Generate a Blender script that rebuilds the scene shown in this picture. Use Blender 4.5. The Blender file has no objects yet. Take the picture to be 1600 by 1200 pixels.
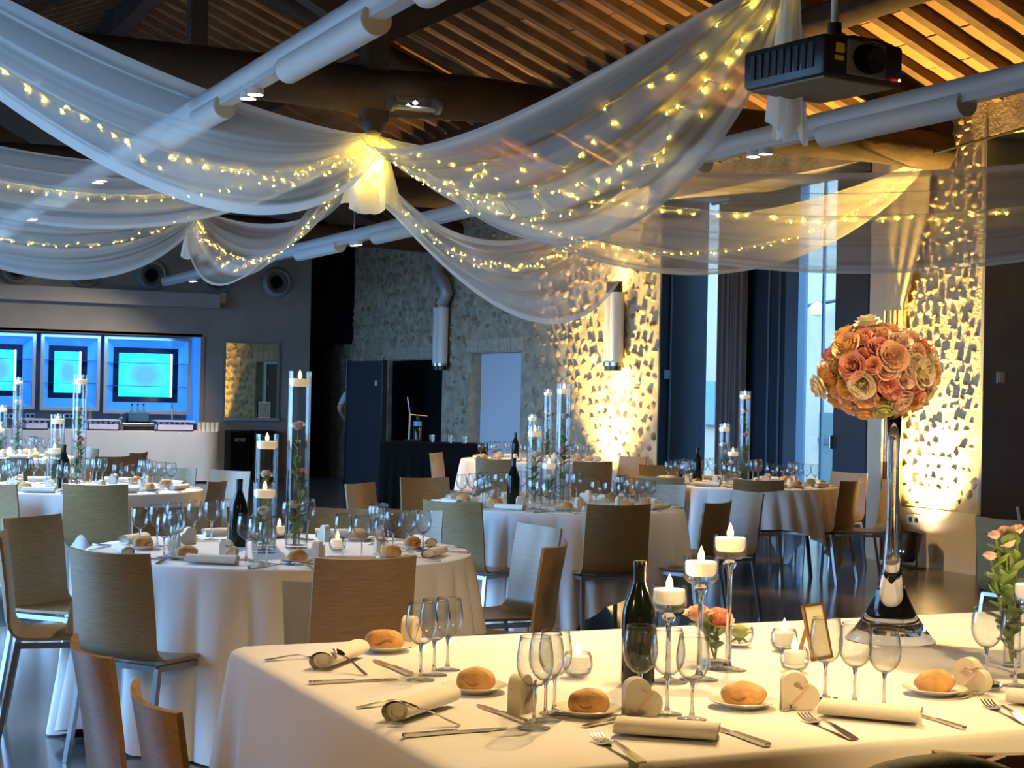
import bpy, bmesh, math, random
from mathutils import Vector, Matrix
R = math.radians
PI = math.pi
sc = bpy.context.scene
COL = sc.collection

# ------------------------------------------------------------------ camera
FPX = 2560.0            # focal length in pixels of the 1600 x 1200 frame
CAM = Vector((0, 0, 1.435))
_yaw, _pit, _rol = R(25.1), R(.47), R(1.2)
_r = Vector((math.cos(_yaw), -math.sin(_yaw), 0))
_f0 = Vector((math.sin(_yaw), math.cos(_yaw), 0))
FWD = _f0 * math.cos(_pit) + Vector((0, 0, math.sin(_pit)))
_up = _r.cross(FWD)
RGT = _r * math.cos(_rol) + _up * math.sin(_rol)
UPV = _up * math.cos(_rol) - _r * math.sin(_rol)
cam_d = bpy.data.cameras.new('camera')
cam_d.sensor_width = 36
cam_d.lens = FPX / 1600 * 36
cam_d.clip_end = 200
cam = bpy.data.objects.new('camera', cam_d)
COL.objects.link(cam)
m = Matrix((RGT, UPV, -FWD)).transposed().to_4x4()
m.translation = CAM
cam.matrix_world = m
sc.camera = cam

# ------------------------------------------------------------------ world, exposure
w = bpy.data.worlds.new('dusk_sky')
sc.world = w
w.use_nodes = True
bg = w.node_tree.nodes['Background']
bg.inputs[0].default_value = (.30, .57, 1.0, 1)
bg.inputs[1].default_value = 9.0
sc.view_settings.view_transform = 'Standard'
sc.view_settings.look = 'None'
sc.view_settings.gamma = 1
sc.view_settings.use_curve_mapping = False
sc.view_settings.exposure = 1.05
cy = sc.cycles
cy.use_adaptive_sampling = True
cy.adaptive_threshold = .02
cy.max_bounces = 8
cy.diffuse_bounces = 4
cy.glossy_bounces = 4
cy.transmission_bounces = 6
cy.transparent_max_bounces = 40
cy.caustics_reflective = False
cy.caustics_refractive = False
cy.sample_clamp_indirect = 4
cy.blur_glossy = 1.0

UW, UL, UC = 9.55, -1.07, 4.2        # inner faces of the side walls, ridge line
TR = (.7, 6.1, 11.5, 16.9, 22.3)      # trusses
def light(name, kind, loc, power, col, parent=None, **k):
    d = bpy.data.lights.new(name, kind)
    d.energy = power
    d.color = col
    for a, b in k.items():
        setattr(d, a, b)
    o = bpy.data.objects.new(name, d)
    COL.objects.link(o)
    o.location = loc
    if parent: o.parent = parent
    return o
def aim(o, target):
    o.rotation_euler = (Vector(target) - o.location).to_track_quat('-Z', 'Y').to_euler()
# daylight comes in through the real window openings; portals only help the sampling
def portal(loc, sx, sy, d):
    o = light('window_portal', 'AREA', loc, 1, (1, 1, 1), shape='RECTANGLE', size=sx, size_y=sy)
    o.data.cycles.is_portal = True
    o.rotation_euler = Vector(d).to_track_quat('-Z', 'Y').to_euler()

# ------------------------------------------------------------------ pixel helpers (1600 x 1200 frame)
def ray(x, y): return FWD + RGT * ((x - 800) / FPX) + UPV * ((600 - y) / FPX)
def onz(x, y, z=.75):
    d = ray(x, y); return CAM + d * ((z - CAM.z) / d.z)
def onu(x, y, u=UW):
    d = ray(x, y); return CAM + d * (u / d.x)
def onv(x, y, v):
    d = ray(x, y); return CAM + d * (v / d.y)
def dep(x, y, D): return CAM + ray(x, y) * D
def depth(p): return (Vector(p) - CAM).dot(FWD)

# ------------------------------------------------------------------ mesh building
class MB:
    def __init__(s): s.v = []; s.f = []; s.uv = None
    def add(s, vs, fs, M=None):
        n = len(s.v)
        s.v += [tuple(M @ Vector(p)) if M else tuple(p) for p in vs]
        s.f += [tuple(i + n for i in f) for f in fs]
        return s
    def box(s, c, d, M=None):
        x, y, z = (k / 2 for k in d)
        vs = [(c[0] + a * x, c[1] + b * y, c[2] + e * z) for a in (-1, 1) for b in (-1, 1) for e in (-1, 1)]
        return s.add(vs, [(0, 1, 3, 2), (4, 6, 7, 5), (0, 4, 5, 1), (2, 3, 7, 6), (0, 2, 6, 4), (1, 5, 7, 3)], M)
    def bx(s, x0, x1, y0, y1, z0, z1):
        return s.box(((x0 + x1) / 2, (y0 + y1) / 2, (z0 + z1) / 2), (abs(x1 - x0), abs(y1 - y0), abs(z1 - z0)))
    def bev(s, c, d, b=.01, M=None):
        """box with chamfered vertical and horizontal edges"""
        bm = bmesh.new()
        bmesh.ops.create_cube(bm, size=1)
        bmesh.ops.scale(bm, vec=d, verts=bm.verts)
        bmesh.ops.bevel(bm, geom=list(bm.edges), offset=b, segments=2, affect='EDGES', profile=.5)
        bmesh.ops.translate(bm, vec=c, verts=bm.verts)
        bm.verts.index_update()
        s.add([v.co[:] for v in bm.verts], [tuple(v.index for v in f.verts) for f in bm.faces], M)
        bm.free()
        return s
    def tube(s, path, r, n=8, cap=True, up=None, rot=0, closed=False):
        path = [Vector(p) for p in path]
        k = len(path)
        rr = r if isinstance(r, (list, tuple)) else [r] * k
        rings = []
        pu = None
        for i, p in enumerate(path):
            a = path[(i - 1) % k] if closed else path[max(i - 1, 0)]
            b = path[(i + 1) % k] if closed else path[min(i + 1, k - 1)]
            t = (b - a).normalized()
            if pu is None:
                g = Vector(up) if up else (Vector((0, 0, 1)) if abs(t.z) < .9 else Vector((0, 1, 0)))
            else: g = pu
            x = t.cross(g).normalized()
            y = x.cross(t).normalized()
            pu = y
            rings.append([tuple(p + (x * math.cos(q) + y * math.sin(q)) * rr[i]) for q in [rot + 2 * PI * j / n for j in range(n)]])
        vs = [v for ring in rings for v in ring]
        fs = []
        for i in range(k if closed else k - 1):
            i2 = (i + 1) % k
            for j in range(n):
                j2 = (j + 1) % n
                fs.append((i * n + j, i * n + j2, i2 * n + j2, i2 * n + j))
        if cap and not closed:
            fs.append(tuple(range(n))[::-1]); fs.append(tuple(range((k - 1) * n, k * n)))
        return s.add(vs, fs)
    def sq(s, a, b, wd, up=None):
        """square bar from a to b"""
        return s.tube([a, b], wd / math.sqrt(2), 4, up=up, rot=PI / 4)
    def lathe(s, prof, n=24, c=(0, 0, 0), M=None):
        vs, idx = [], []
        for r, z in prof:
            if r < 1e-6:
                idx.append([len(vs)] * n); vs.append((c[0], c[1], c[2] + z))
            else:
                idx.append(list(range(len(vs), len(vs) + n)))
                vs += [(c[0] + r * math.cos(2 * PI * j / n), c[1] + r * math.sin(2 * PI * j / n), c[2] + z) for j in range(n)]
        fs = []
        for a, b in zip(idx, idx[1:]):
            for j in range(n):
                k = (j + 1) % n
                q = []
                for t in (a[j], a[k], b[k], b[j]):
                    if t not in q: q.append(t)
                if len(q) > 2: fs.append(tuple(q))
        return s.add(vs, fs, M)
    def grid(s, nu, nv, fn, wrap=False, flip=False):
        vs = [tuple(fn(i / (nu if wrap else nu - 1), j / (nv - 1))) for i in range(nu) for j in range(nv)]
        fs = []
        for i in range(nu if wrap else nu - 1):
            for j in range(nv - 1):
                a, b = i * nv + j, ((i + 1) % nu) * nv + j
                f = (a, b, b + 1, a + 1)
                fs.append(f[::-1] if flip else f)
        return s.add(vs, fs)
    def prism(s, poly, z0, z1, M=None):
        n = len(poly)
        vs = [(p[0], p[1], z0) for p in poly] + [(p[0], p[1], z1) for p in poly]
        fs = [tuple(range(n))[::-1], tuple(range(n, 2 * n))] + [(i, (i + 1) % n, n + (i + 1) % n, n + i) for i in range(n)]
        return s.add(vs, fs, M)
    def mesh(s, name, mat, smooth=.7):
        me = bpy.data.meshes.new(name)
        me.from_pydata(s.v, [], s.f)
        me.update()
        if mat: me.materials.append(mat)
        if smooth:
            me.polygons.foreach_set('use_smooth', [True] * len(me.polygons))
            if smooth < 3: me.set_sharp_from_angle(angle=smooth)
        return me
    def build(s, name, mat, parent=None, smooth=.7, loc=None, rz=0):
        return obj(name, s.mesh(name, mat, smooth), parent, loc, rz)
def obj(name, me, parent=None, loc=None, rz=0):
    o = bpy.data.objects.new(name, me)
    COL.objects.link(o)
    if parent: o.parent = parent
    if loc is not None: o.location = loc
    if rz: o.rotation_euler.z = rz
    return o
def tag(o, label=None, cat=None, group=None, kind=None):
    if label: o['label'] = label
    if cat: o['category'] = cat
    if group: o['group'] = group
    if kind: o['kind'] = kind
    return o
def thing(name, label, cat, loc=(0, 0, 0), rz=0, group=None, kind=None):
    o = bpy.data.objects.new(name, None)
    o.empty_display_size = .05
    COL.objects.link(o)
    o.location = loc
    o.rotation_euler.z = rz
    return tag(o, label, cat, group, kind)
KIDS = {}
def kids(o):
    if o.name not in KIDS: KIDS[o.name] = [c for c in o.children]
    return KIDS[o.name]
def copy_tree(o, loc, rz, label, group=None, scale=None, parent=None):
    c = o.copy(); COL.objects.link(c)
    c.location = loc; c.rotation_euler = (0, 0, rz)
    if scale: c.scale = (scale,) * 3
    c['label'] = label
    if group: c['group'] = group
    for ch in kids(o):
        d = ch.copy(); COL.objects.link(d); d.parent = c
        for g in kids(ch):
            e = g.copy(); COL.objects.link(e); e.parent = d
    return c
PROTO = {}
def place(kind, maker, loc, rz, label, group=None, scale=None):
    """first call builds the thing, later calls copy it with its parts"""
    if kind not in PROTO:
        o = maker()
        o.location = loc; o.rotation_euler = (0, 0, rz)
        if scale: o.scale = (scale,) * 3
        o['label'] = label
        if group: o['group'] = group
        PROTO[kind] = o
        return o
    return copy_tree(PROTO[kind], loc, rz, label, group, scale)
def face(dx, dy): return math.atan2(-dx, dy)

# ------------------------------------------------------------------ materials
def newmat(name):
    ma = bpy.data.materials.new(name)
    ma.use_nodes = True
    nt = ma.node_tree
    return ma, nt, nt.nodes, nt.links, nt.nodes['Principled BSDF']
def mat(name, col, rough=.5, metal=0, var=0, scale=6, stretch=(1, 1, 1), bump=0, bscale=60, emis=0, ecol=None, sheen=0, spec=.5, coat=0, detail=4, sss=0):
    ma, nt, N, L, b = newmat(name)
    c = (*col, 1)
    b.inputs['Base Color'].default_value = c
    b.inputs['Roughness'].default_value = rough
    b.inputs['Metallic'].default_value = metal
    b.inputs['Specular IOR Level'].default_value = spec
    if coat: b.inputs['Coat Weight'].default_value = coat; b.inputs['Coat Roughness'].default_value = .15
    if sheen: b.inputs['Sheen Weight'].default_value = sheen
    if emis:
        b.inputs['Emission Color'].default_value = (*(ecol or col), 1)
        b.inputs['Emission Strength'].default_value = emis
    if sss:
        b.inputs['Subsurface Weight'].default_value = sss
        b.inputs['Subsurface Radius'].default_value = (.02, .012, .008)
        b.inputs['Subsurface Scale'].default_value = .5
    if var or bump:
        tc = N.new('ShaderNodeTexCoord')
        mp = N.new('ShaderNodeMapping')
        mp.inputs['Scale'].default_value = stretch
        L.new(tc.outputs['Object'], mp.inputs[0])
    if var:
        no = N.new('ShaderNodeTexNoise')
        no.inputs['Scale'].default_value = scale
        no.inputs['Detail'].default_value = detail
        L.new(mp.outputs[0], no.inputs['Vector'])
        cr = N.new('ShaderNodeValToRGB')
        cr.color_ramp.elements[0].position = .3
        cr.color_ramp.elements[1].position = .7
        cr.color_ramp.elements[0].color = (*[k * (1 - var) for k in col], 1)
        cr.color_ramp.elements[1].color = (*[min(1, k * (1 + var)) for k in col], 1)
        L.new(no.outputs[0], cr.inputs[0])
        L.new(cr.outputs[0], b.inputs['Base Color'])
    if bump:
        n2 = N.new('ShaderNodeTexNoise')
        n2.inputs['Scale'].default_value = bscale
        n2.inputs['Detail'].default_value = 3
        L.new(mp.outputs[0], n2.inputs['Vector'])
        bp = N.new('ShaderNodeBump')
        bp.inputs['Strength'].default_value = bump
        bp.inputs['Distance'].default_value = .02
        L.new(n2.outputs[0], bp.inputs['Height'])
        L.new(bp.outputs[0], b.inputs['Normal'])
    return ma
def glassmat(name, tint=(1, 1, 1), k=1.0, base=.03, rough=0.0, edge=.62):
    """thin clear glass: see-through, reflecting and absorbing more along its edges"""
    ma, nt, N, L, b = newmat(name)
    N.remove(b)
    tr = N.new('ShaderNodeBsdfTransparent')
    gl = N.new('ShaderNodeBsdfGlossy'); gl.inputs['Roughness'].default_value = rough
    fr = N.new('ShaderNodeLayerWeight'); fr.inputs[0].default_value = .5
    pw = N.new('ShaderNodeMath'); pw.operation = 'POWER'; pw.inputs[1].default_value = 4.0
    L.new(fr.outputs['Facing'], pw.inputs[0])
    p3 = N.new('ShaderNodeMath'); p3.operation = 'POWER'; p3.inputs[1].default_value = 3.0
    L.new(fr.outputs['Facing'], p3.inputs[0])
    mc = N.new('ShaderNodeMix'); mc.data_type = 'RGBA'
    mc.inputs[6].default_value = (*tint, 1); mc.inputs[7].default_value = (*[c * edge for c in tint], 1)
    L.new(p3.outputs[0], mc.inputs[0]); L.new(mc.outputs[2], tr.inputs[0])
    ad = N.new('ShaderNodeMath'); ad.operation = 'MULTIPLY_ADD'; ad.use_clamp = True
    ad.inputs[1].default_value = k * .8; ad.inputs[2].default_value = base
    mx = N.new('ShaderNodeMixShader')
    L.new(pw.outputs[0], ad.inputs[0]); L.new(ad.outputs[0], mx.inputs[0])
    L.new(tr.outputs[0], mx.inputs[1]); L.new(gl.outputs[0], mx.inputs[2])
    L.new(mx.outputs[0], N['Material Output'].inputs[0])
    return ma
def emat(name, col, s):
    ma, nt, N, L, b = newmat(name)
    N.remove(b)
    e = N.new('ShaderNodeEmission'); e.inputs[0].default_value = (*col, 1); e.inputs[1].default_value = s
    L.new(e.outputs[0], N['Material Output'].inputs[0])
    return ma
def tulle(name, col=(.96, .95, .92), op=.2):
    """sheer net: mostly open weave, the threads scatter light both ways; the hem and streaks are denser"""
    ma, nt, N, L, b = newmat(name)
    N.remove(b)
    tr = N.new('ShaderNodeBsdfTransparent')
    df = N.new('ShaderNodeBsdfDiffuse'); df.inputs[0].default_value = (*col, 1)
    tl = N.new('ShaderNodeBsdfTranslucent'); tl.inputs[0].default_value = (*col, 1)
    m1 = N.new('ShaderNodeMixShader'); m1.inputs[0].default_value = .5
    L.new(df.outputs[0], m1.inputs[1]); L.new(tl.outputs[0], m1.inputs[2])
    at = N.new('ShaderNodeAttribute'); at.attribute_name = 'dense'
    mx = N.new('ShaderNodeMixShader')
    ad = N.new('ShaderNodeMath'); ad.operation = 'MULTIPLY_ADD'; ad.use_clamp = True
    ad.inputs[1].default_value = 1; ad.inputs[2].default_value = op
    L.new(at.outputs['Fac'], ad.inputs[0]); L.new(ad.outputs[0], mx.inputs[0])
    L.new(tr.outputs[0], mx.inputs[1]); L.new(m1.outputs[0], mx.inputs[2])
    L.new(mx.outputs[0], N['Material Output'].inputs[0])
    return ma

M = {}
M['floor'] = mat('polished_concrete', (.125, .125, .125), .17, spec=.8, var=.25, scale=1.2, bump=.02, bscale=8)
M['mortar'] = mat('lime_mortar', (.42, .36, .26), .95, var=.3, scale=5, bump=.5, bscale=30)
M['stoneA'] = mat('stone_tan', (.40, .33, .23), .9, var=.25, scale=12, bump=.5, bscale=40)
M['stoneB'] = mat('stone_grey', (.30, .27, .21), .9, var=.3, scale=12, bump=.5, bscale=40)
M['stoneC'] = mat('stone_pale', (.48, .42, .32), .9, var=.2, scale=12, bump=.5, bscale=40)
M['stoneD'] = mat('stone_brown', (.30, .215, .135), .9, var=.3, scale=12, bump=.5, bscale=40)
M['plaster'] = mat('plaster_cream', (.55, .48, .36), .9, var=.08, scale=3, bump=.1, bscale=20)
M['barwall'] = mat('grey_render', (.27, .26, .245), .85, var=.1, scale=2, bump=.05, bscale=30)
M['barledge'] = mat('grey_ledge', (.33, .32, .31), .8, var=.06, scale=2)
M['barback'] = mat('taupe_panel', (.22, .19, .17), .7, var=.08, scale=3)
M['darkblue'] = mat('dark_blue_paint', (.0035, .011, .022), .6, spec=.25, var=.1, scale=3)
M['darkgrey'] = mat('dark_grey_paint', (.20, .205, .21), .6, var=.1, scale=3)
M['frame'] = mat('blue_grey_metal', (.05, .09, .13), .4, .3)
M['black'] = mat('black_cloth', (.006, .006, .007), .9, spec=.1, var=.3, scale=4)
M['blackpl'] = mat('black_plastic', (.012, .012, .014), .4)
M['white'] = mat('white_board', (.62, .66, .75), .7)
M['beam'] = mat('old_oak_beam', (.042, .022, .011), .8, var=.4, scale=4, stretch=(1, 1, 1), bump=.4, bscale=18)
M['rafter'] = mat('roof_rafter', (.13, .07, .035), .8, var=.35, scale=5, bump=.2, bscale=20)
M['tile'] = mat('terracotta_tile', (.38, .20, .095), .9, var=.18, scale=3, bump=.1, bscale=30)
M['deck'] = mat('roof_deck', (.22, .14, .085), .9, var=.2, scale=4)
M['pipe'] = mat('white_painted_tube', (.62, .64, .67), .35)
M['shade'] = mat('white_diffuser', (.72, .72, .70), .5)
M['chrome'] = mat('brushed_steel', (.36, .37, .39), .3, 1)
M['wood'] = None
M['cloth'] = mat('white_linen', (.80, .79, .80), .85, var=.03, scale=4, bump=.08, bscale=220, sheen=.15)
M['napkin'] = mat('white_napkin', (.80, .76, .68), .9, var=.04, scale=20, bump=.15, bscale=150)
M['china'] = mat('white_china', (.82, .80, .74), .15, coat=.3)
M['bread'] = mat('bread_crust', (.62, .34, .12), .7, var=.35, scale=14, bump=.3, bscale=60)
M['steel'] = mat('cutlery_steel', (.62, .60, .57), .16, 1)
M['glass'] = glassmat('clear_glass', (.97, .98, .98), 1.1, .05, edge=.35)
M['vglass'] = glassmat('vase_glass', (.96, .97, .97), 1.1, .05, edge=.5)
M['rim'] = glassmat('glass_solid', (.88, .89, .89), 1.3, .13, edge=.35)
def solidglass(name):
    ma, nt, N, L, b = newmat(name)
    b.inputs['Base Color'].default_value = (.97, .98, .98, 1); b.inputs['Roughness'].default_value = .0
    b.inputs['Transmission Weight'].default_value = 1; b.inputs['IOR'].default_value = 1.45
    return ma
M['sglass'] = solidglass('solid_glass')
M['pane'] = glassmat('window_pane', (.93, .97, .97), 1, .02)
M['mirror'] = mat('mirror', (.75, .72, .6), .03, 1)
M['wax'] = mat('candle_wax', (.86, .80, .68), .5, sss=.3, emis=.25, ecol=(1, .72, .4))  # emission stands in for flame light shining through the wax
M['flame'] = emat('candle_flame', (1, .52, .12), 7)
M['wick'] = mat('wick', (.02, .015, .01), .9)
M['bottle'] = mat('bottle_glass', (.006, .010, .008), .08, spec=.3)
M['foil'] = mat('bottle_capsule', (.006, .005, .005), .35)
M['card'] = mat('cream_card', (.74, .68, .56), .75)
M['ribbon'] = mat('pink_ribbon', (.78, .55, .48), .45, sheen=.3)
M['gold'] = mat('brass_frame', (.45, .26, .08), .35, .8)
M['leaf'] = mat('leaf_green', (.15, .25, .07), .5, var=.4, scale=30)
M['stem'] = mat('stem_green', (.14, .22, .07), .5, var=.2, scale=30)
M['tulle'] = tulle('white_tulle', op=.46)
M['tailcloth'] = tulle('white_tulle_tail', op=.78)
M['bulb'] = emat('fairy_bulb', (1, .68, .04), 110)
M['wire'] = mat('clear_wire', (.5, .45, .3), .4)
ROSE = {'peach': (.95, .58, .42), 'coral': (.93, .44, .33), 'blush': (.95, .66, .57), 'apricot': (.95, .58, .24),
        'cream': (.95, .80, .62), 'lime': (.66, .70, .30), 'white': (.88, .84, .72), 'pink': (.88, .42, .42)}
for k, c in ROSE.items(): M['rose_' + k] = mat('rose_' + k, c, .6, var=.14, scale=40, sheen=.2, sss=.15)
def woodmat():
    ma, nt, N, L, b = newmat('oak_veneer')
    tc = N.new('ShaderNodeTexCoord'); mp = N.new('ShaderNodeMapping')
    mp.inputs['Scale'].default_value = (1.2, 9, 22)
    no = N.new('ShaderNodeTexNoise'); no.inputs['Scale'].default_value = 9; no.inputs['Detail'].default_value = 7; no.inputs['Roughness'].default_value = .65
    cr = N.new('ShaderNodeValToRGB')
    cr.color_ramp.elements[0].position = .28; cr.color_ramp.elements[0].color = (.22, .128, .050, 1)
    cr.color_ramp.elements[1].position = .72; cr.color_ramp.elements[1].color = (.38, .240, .105, 1)
    L.new(tc.outputs['Object'], mp.inputs[0]); L.new(mp.outputs[0], no.inputs['Vector'])
    L.new(no.outputs[0], cr.inputs[0]); L.new(cr.outputs[0], b.inputs['Base Color'])
    b.inputs['Roughness'].default_value = .34
    return ma
M['wood'] = woodmat()
M['edge'] = mat('plywood_edge', (.36, .22, .11), .5, var=.3, scale=60, stretch=(.2, 1, 8))

# ================================================================== THE ROOM
VB = 26.5                      # wall behind the bar
V0 = -5.0                      # wall behind the camera
ZE = 4.05                      # eaves
TL = .41                       # roof pitch
def roofz(u): return ZE + (UW - abs(u - UC) - UC) * TL
fl = MB().bx(UL - .6, UW + .75, V0 - .3, 30, -.25, 0).build('floor', M['floor'], smooth=0)
tag(fl, 'polished dark concrete floor of the hall', kind='structure')
gd = MB().bx(-40, 60, -30, 60, -.5, -.26).build('ground', mat('paving', (.30, .31, .32), .9, var=.1), smooth=0)
tag(gd, 'grey paving outside the hall windows', kind='structure')

# ---- side walls -------------------------------------------------
OPEN = [(12.5, 16.4), (7.1, 10.96), (1.7, 5.56), (-3.7, .16)]
OPENL = [(17.9, 21.8), (12.5, 16.4), (7.1, 10.96)]      # window bays, same rhythm on both sides
ZO = 3.75
TH = .62
rs = random.Random(5)
def stone_mesh(k, m_):
    q = random.Random(k)
    n = 7
    ang = [2 * PI * (i + q.uniform(-.25, .25)) / n for i in range(n)]
    rad = [q.uniform(.8, 1.1) for _ in range(n)]
    b = MB()
    vs = [(0, math.cos(a) * r, math.sin(a) * r) for a, r in zip(ang, rad)]
    vs += [(-.34 - q.uniform(0, .12), math.cos(a) * r * .68, math.sin(a) * r * .68) for a, r in zip(ang, rad)]
    vs.append((-.48, q.uniform(-.1, .1), q.uniform(-.1, .1)))
    fs = [(i, (i + 1) % n, n + (i + 1) % n, n + i) for i in range(n)] + [(n + i, n + (i + 1) % n, 2 * n) for i in range(n)]
    b.add(vs, fs)
    return b
STM = [stone_mesh(k, None) for k in range(10)]
SMATS = [M['stoneA'], M['stoneB'], M['stoneC'], M['stoneD'], M['stoneA'], M['stoneC']]
STMESH = {}
def stones(parent, v0, v1, z0, z1, pitch, limit, holes=(), seed=1, focus=None):
    """rubble: field stones bedded proud of the mortar; the largest in view are parts, the rest one joined part"""
    q = random.Random(seed)
    pts = []
    rows = int((z1 - z0) / pitch)
    for i in range(rows):
        cols = int((v1 - v0) / pitch)
        for j in range(cols):
            v = v0 + (j + .5 + (.5 if i % 2 else 0) + q.uniform(-.28, .28)) * pitch
            z = z0 + (i + .5 + q.uniform(-.28, .28)) * pitch
            if v > v1 - .04 or v < v0 + .04: continue
            if any(a - .06 < v < b_ + .06 and c - .06 < z < d + .06 for a, b_, c, d in holes): continue
            if q.random() < .12: continue
            pts.append((v, z))
    if focus: pts.sort(key=lambda p: (p[0] - focus[0]) ** 2 + (p[1] - focus[1]) ** 2)
    rest = [MB() for _ in range(4)]
    for n, (v, z) in enumerate(pts):
        k = q.randrange(len(STM)); mi = q.randrange(len(SMATS))
        s = pitch * q.uniform(.30, .60)
        el = q.uniform(.45, .95)
        an = q.uniform(-.5, .5)
        dp = pitch * q.uniform(.18, .60)
        if n < limit:
            if (k, mi) not in STMESH: STMESH[(k, mi)] = STM[k].mesh('stone', SMATS[mi], .9)
            o = obj('stone', STMESH[(k, mi)], parent, (UW + .004, v, z))
            o.rotation_euler.x = an
            o.scale = (dp, s, s * el)
        else:
            Mx = Matrix.Translation((UW + .004, v, z)) @ Matrix.Rotation(an, 4, 'X') @ Matrix.Diagonal((dp, s, s * el, 1))
            rest[mi % 4].add(STM[k].v, STM[k].f, Mx)
    for r_, mm in zip(rest, SMATS):
        if r_.v: tag(r_.build('stone_infill', mm, parent, .9), kind='stuff')

# far stretch of the right wall, with a blocked doorway and a dark doorway
dwa, dwb = onu(813, 640).y, onu(735, 640).y            # white boarded doorway
dza = onu(775, 551).z
dka, dkb = onu(690, 640).y, onu(606, 640).y            # dark doorway
dzk = onu(645, 563).z
b = MB()
b.bx(UW, UW + TH, 16.4, dwa, 0, ZE); b.bx(UW, UW + TH, dwa, dwb, dza, ZE); b.bx(UW, UW + TH, dwb, dka, 0, ZE)
b.bx(UW, UW + TH, dka, dkb, dzk, ZE); b.bx(UW, UW + TH, dkb, 29.5, 0, ZE)
wrf = tag(b.build('wall_right_far', M['mortar'], smooth=0), 'rubble stone wall running to the back of the hall', kind='structure')
stones(wrf, 16.44, 27.5, .05, ZE, .155, 300, [(dwa - .12, dwb + .12, 0, dza + .22), (dka - .1, dkb + .1, 0, dzk + .22)], 3, (17.3, 1.9))
q = random.Random(9)
for (a, b_, zt) in ((dwa - .1, dwb + .1, dza), (dka - .1, dkb + .1, dzk)):      # dressed lintel stones
    n = 5; x = a
    for i in range(n):
        l = (b_ - a) / n
        MB().bev((UW - .012, x + l / 2, zt + .11), (.06, l - .025, .19), .012).build('lintel_stone', M['stoneC'], wrf, 0)
        x += l
for z in [i * .3 for i in range(7)]:
    if z + .3 < dza: MB().bev((UW + .1, dwb + .09, z + .15), (.24, .17, .28), .012).build('jamb_stone', M['stoneA'], wrf, 0)
wb = MB().bx(UW + .16, UW + .22, dwa, dwb, 0, dza).build('door_1', M['white'], smooth=0)
tag(wb, 'white boarded panel filling the stone doorway', kind='structure')
kb = MB().bx(UW + .07, UW + .13, dka, dkb, 0, dzk).build('door_2', M['black'], smooth=0)
tag(kb, 'black curtained doorway in the stone wall', kind='structure')

# near pier with its strip of plaster
wrn = tag(MB().bx(UW, UW + TH, 10.96, 12.5, 0, ZE).build('wall_right_pier', M['mortar'], smooth=0), 'rubble stone pier lit by the floor spotlight', kind='structure')
stones(wrn, 10.98, 12.02, .52, ZE, .105, 300, (), 8, (11.4, 1.9))
MB().bx(UW - .012, UW + .01, 12.02, 12.49, 0, ZE).build('plaster_strip', M['plaster'], wrn, 0)
MB().bx(UW - .014, UW + .01, 10.965, 12.02, 0, .52).build('plaster_skirting', M['plaster'], wrn, 0)
# rest of the right wall and lintels over the bays
b = MB()
b.bx(UW, UW + TH, 5.56, 7.1, 0, ZE); b.bx(UW, UW + TH, .16, 1.7, 0, ZE); b.bx(UW, UW + TH, V0, -3.7, 0, ZE)
for a, c in OPEN: b.bx(UW, UW + TH, a, c, ZO, ZE)
tag(b.build('wall_right_near', M['mortar'], smooth=0), 'right wall of the hall beside the near bays', kind='structure')
# left wall: piers, lintels, sills
b = MB()
edges = [V0] + [x for a, c in sorted(OPENL) for x in (a, c)] + [29.5]
for i in range(0, len(edges), 2): b.bx(UL - TH, UL, edges[i], edges[i + 1], 0, ZE)
for a, c in OPENL: b.bx(UL - TH, UL, a, c, 3.0, ZE)
tag(b.build('wall_left', M['plaster'], smooth=0), 'left wall with tall daylight windows', kind='structure')
for i, (a, c) in enumerate(OPENL):
    b = MB()
    for v in (a + .03, (a + c) / 2, c - .03): b.bx(UL - .5, UL - .44, v - .03, v + .03, 0, 3.0)
    b.bx(UL - .5, UL - .44, a, c, 2.94, 3.0); b.bx(UL - .5, UL - .44, a, c, 0, .08)
    wn = tag(b.build('window_%d' % (i + 5), M['frame'], smooth=0), 'tall glazed window in the left wall', kind='structure')
    MB().bx(UL - .475, UL - .465, a, c, 0, 3.0).build('pane', M['pane'], wn, 0)
    portal((UL - .6, (a + c) / 2, 1.5), c - a, 3.0, (1, 0, 0))
b = MB().bx(UL - TH, UW + TH, V0 - .3, V0, 0, 6.4)
tag(b.build('wall_behind', M['plaster'], smooth=0), 'end wall behind the camera', kind='structure')

# ---- glazed bay between the pier and the far wall ------------------------------
UG = UW + TH - .02           # glazing plane
def gy(px, u=UG): return onu(px, 600, u).y
# far jamb of bay 1, painted dark blue, and far jamb of bay 2 painted dark grey
j1 = MB().bx(UW - .004, UW + TH, 16.37, 16.405, 0, ZO).build('trim_1', M['darkblue'], smooth=0)
tag(j1, 'dark blue painted jamb of the tall window bay', kind='structure')
MB().bx(UW + .12, UW + .135, 16.35, 16.37, 0, ZO).build('batten', M['frame'], j1, 0)
j2 = MB().bx(UW - .004, UW + TH, 10.93, 10.965, 0, ZO + .15).build('trim_2', M['darkgrey'], smooth=0)
tag(j2, 'dark grey jamb panel at the right edge of view', kind='structure')
j3 = MB().bx(UW - .006, UW + TH, 12.5, 12.53, 0, ZO).build('trim_3', M['darkblue'], smooth=0)
tag(j3, 'dark jamb on the near side of the window bay', kind='structure')
# closed bay 2 and nearer ones
for i, (a, c) in enumerate(OPEN[1:]):
    sh = MB().bx(UG, UG + .06, a, c, 0, ZO).build('door_%d' % (i + 5), M['darkblue'], smooth=0)
    tag(sh, 'closed dark blue shutters across a wall bay', kind='structure')
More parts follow.
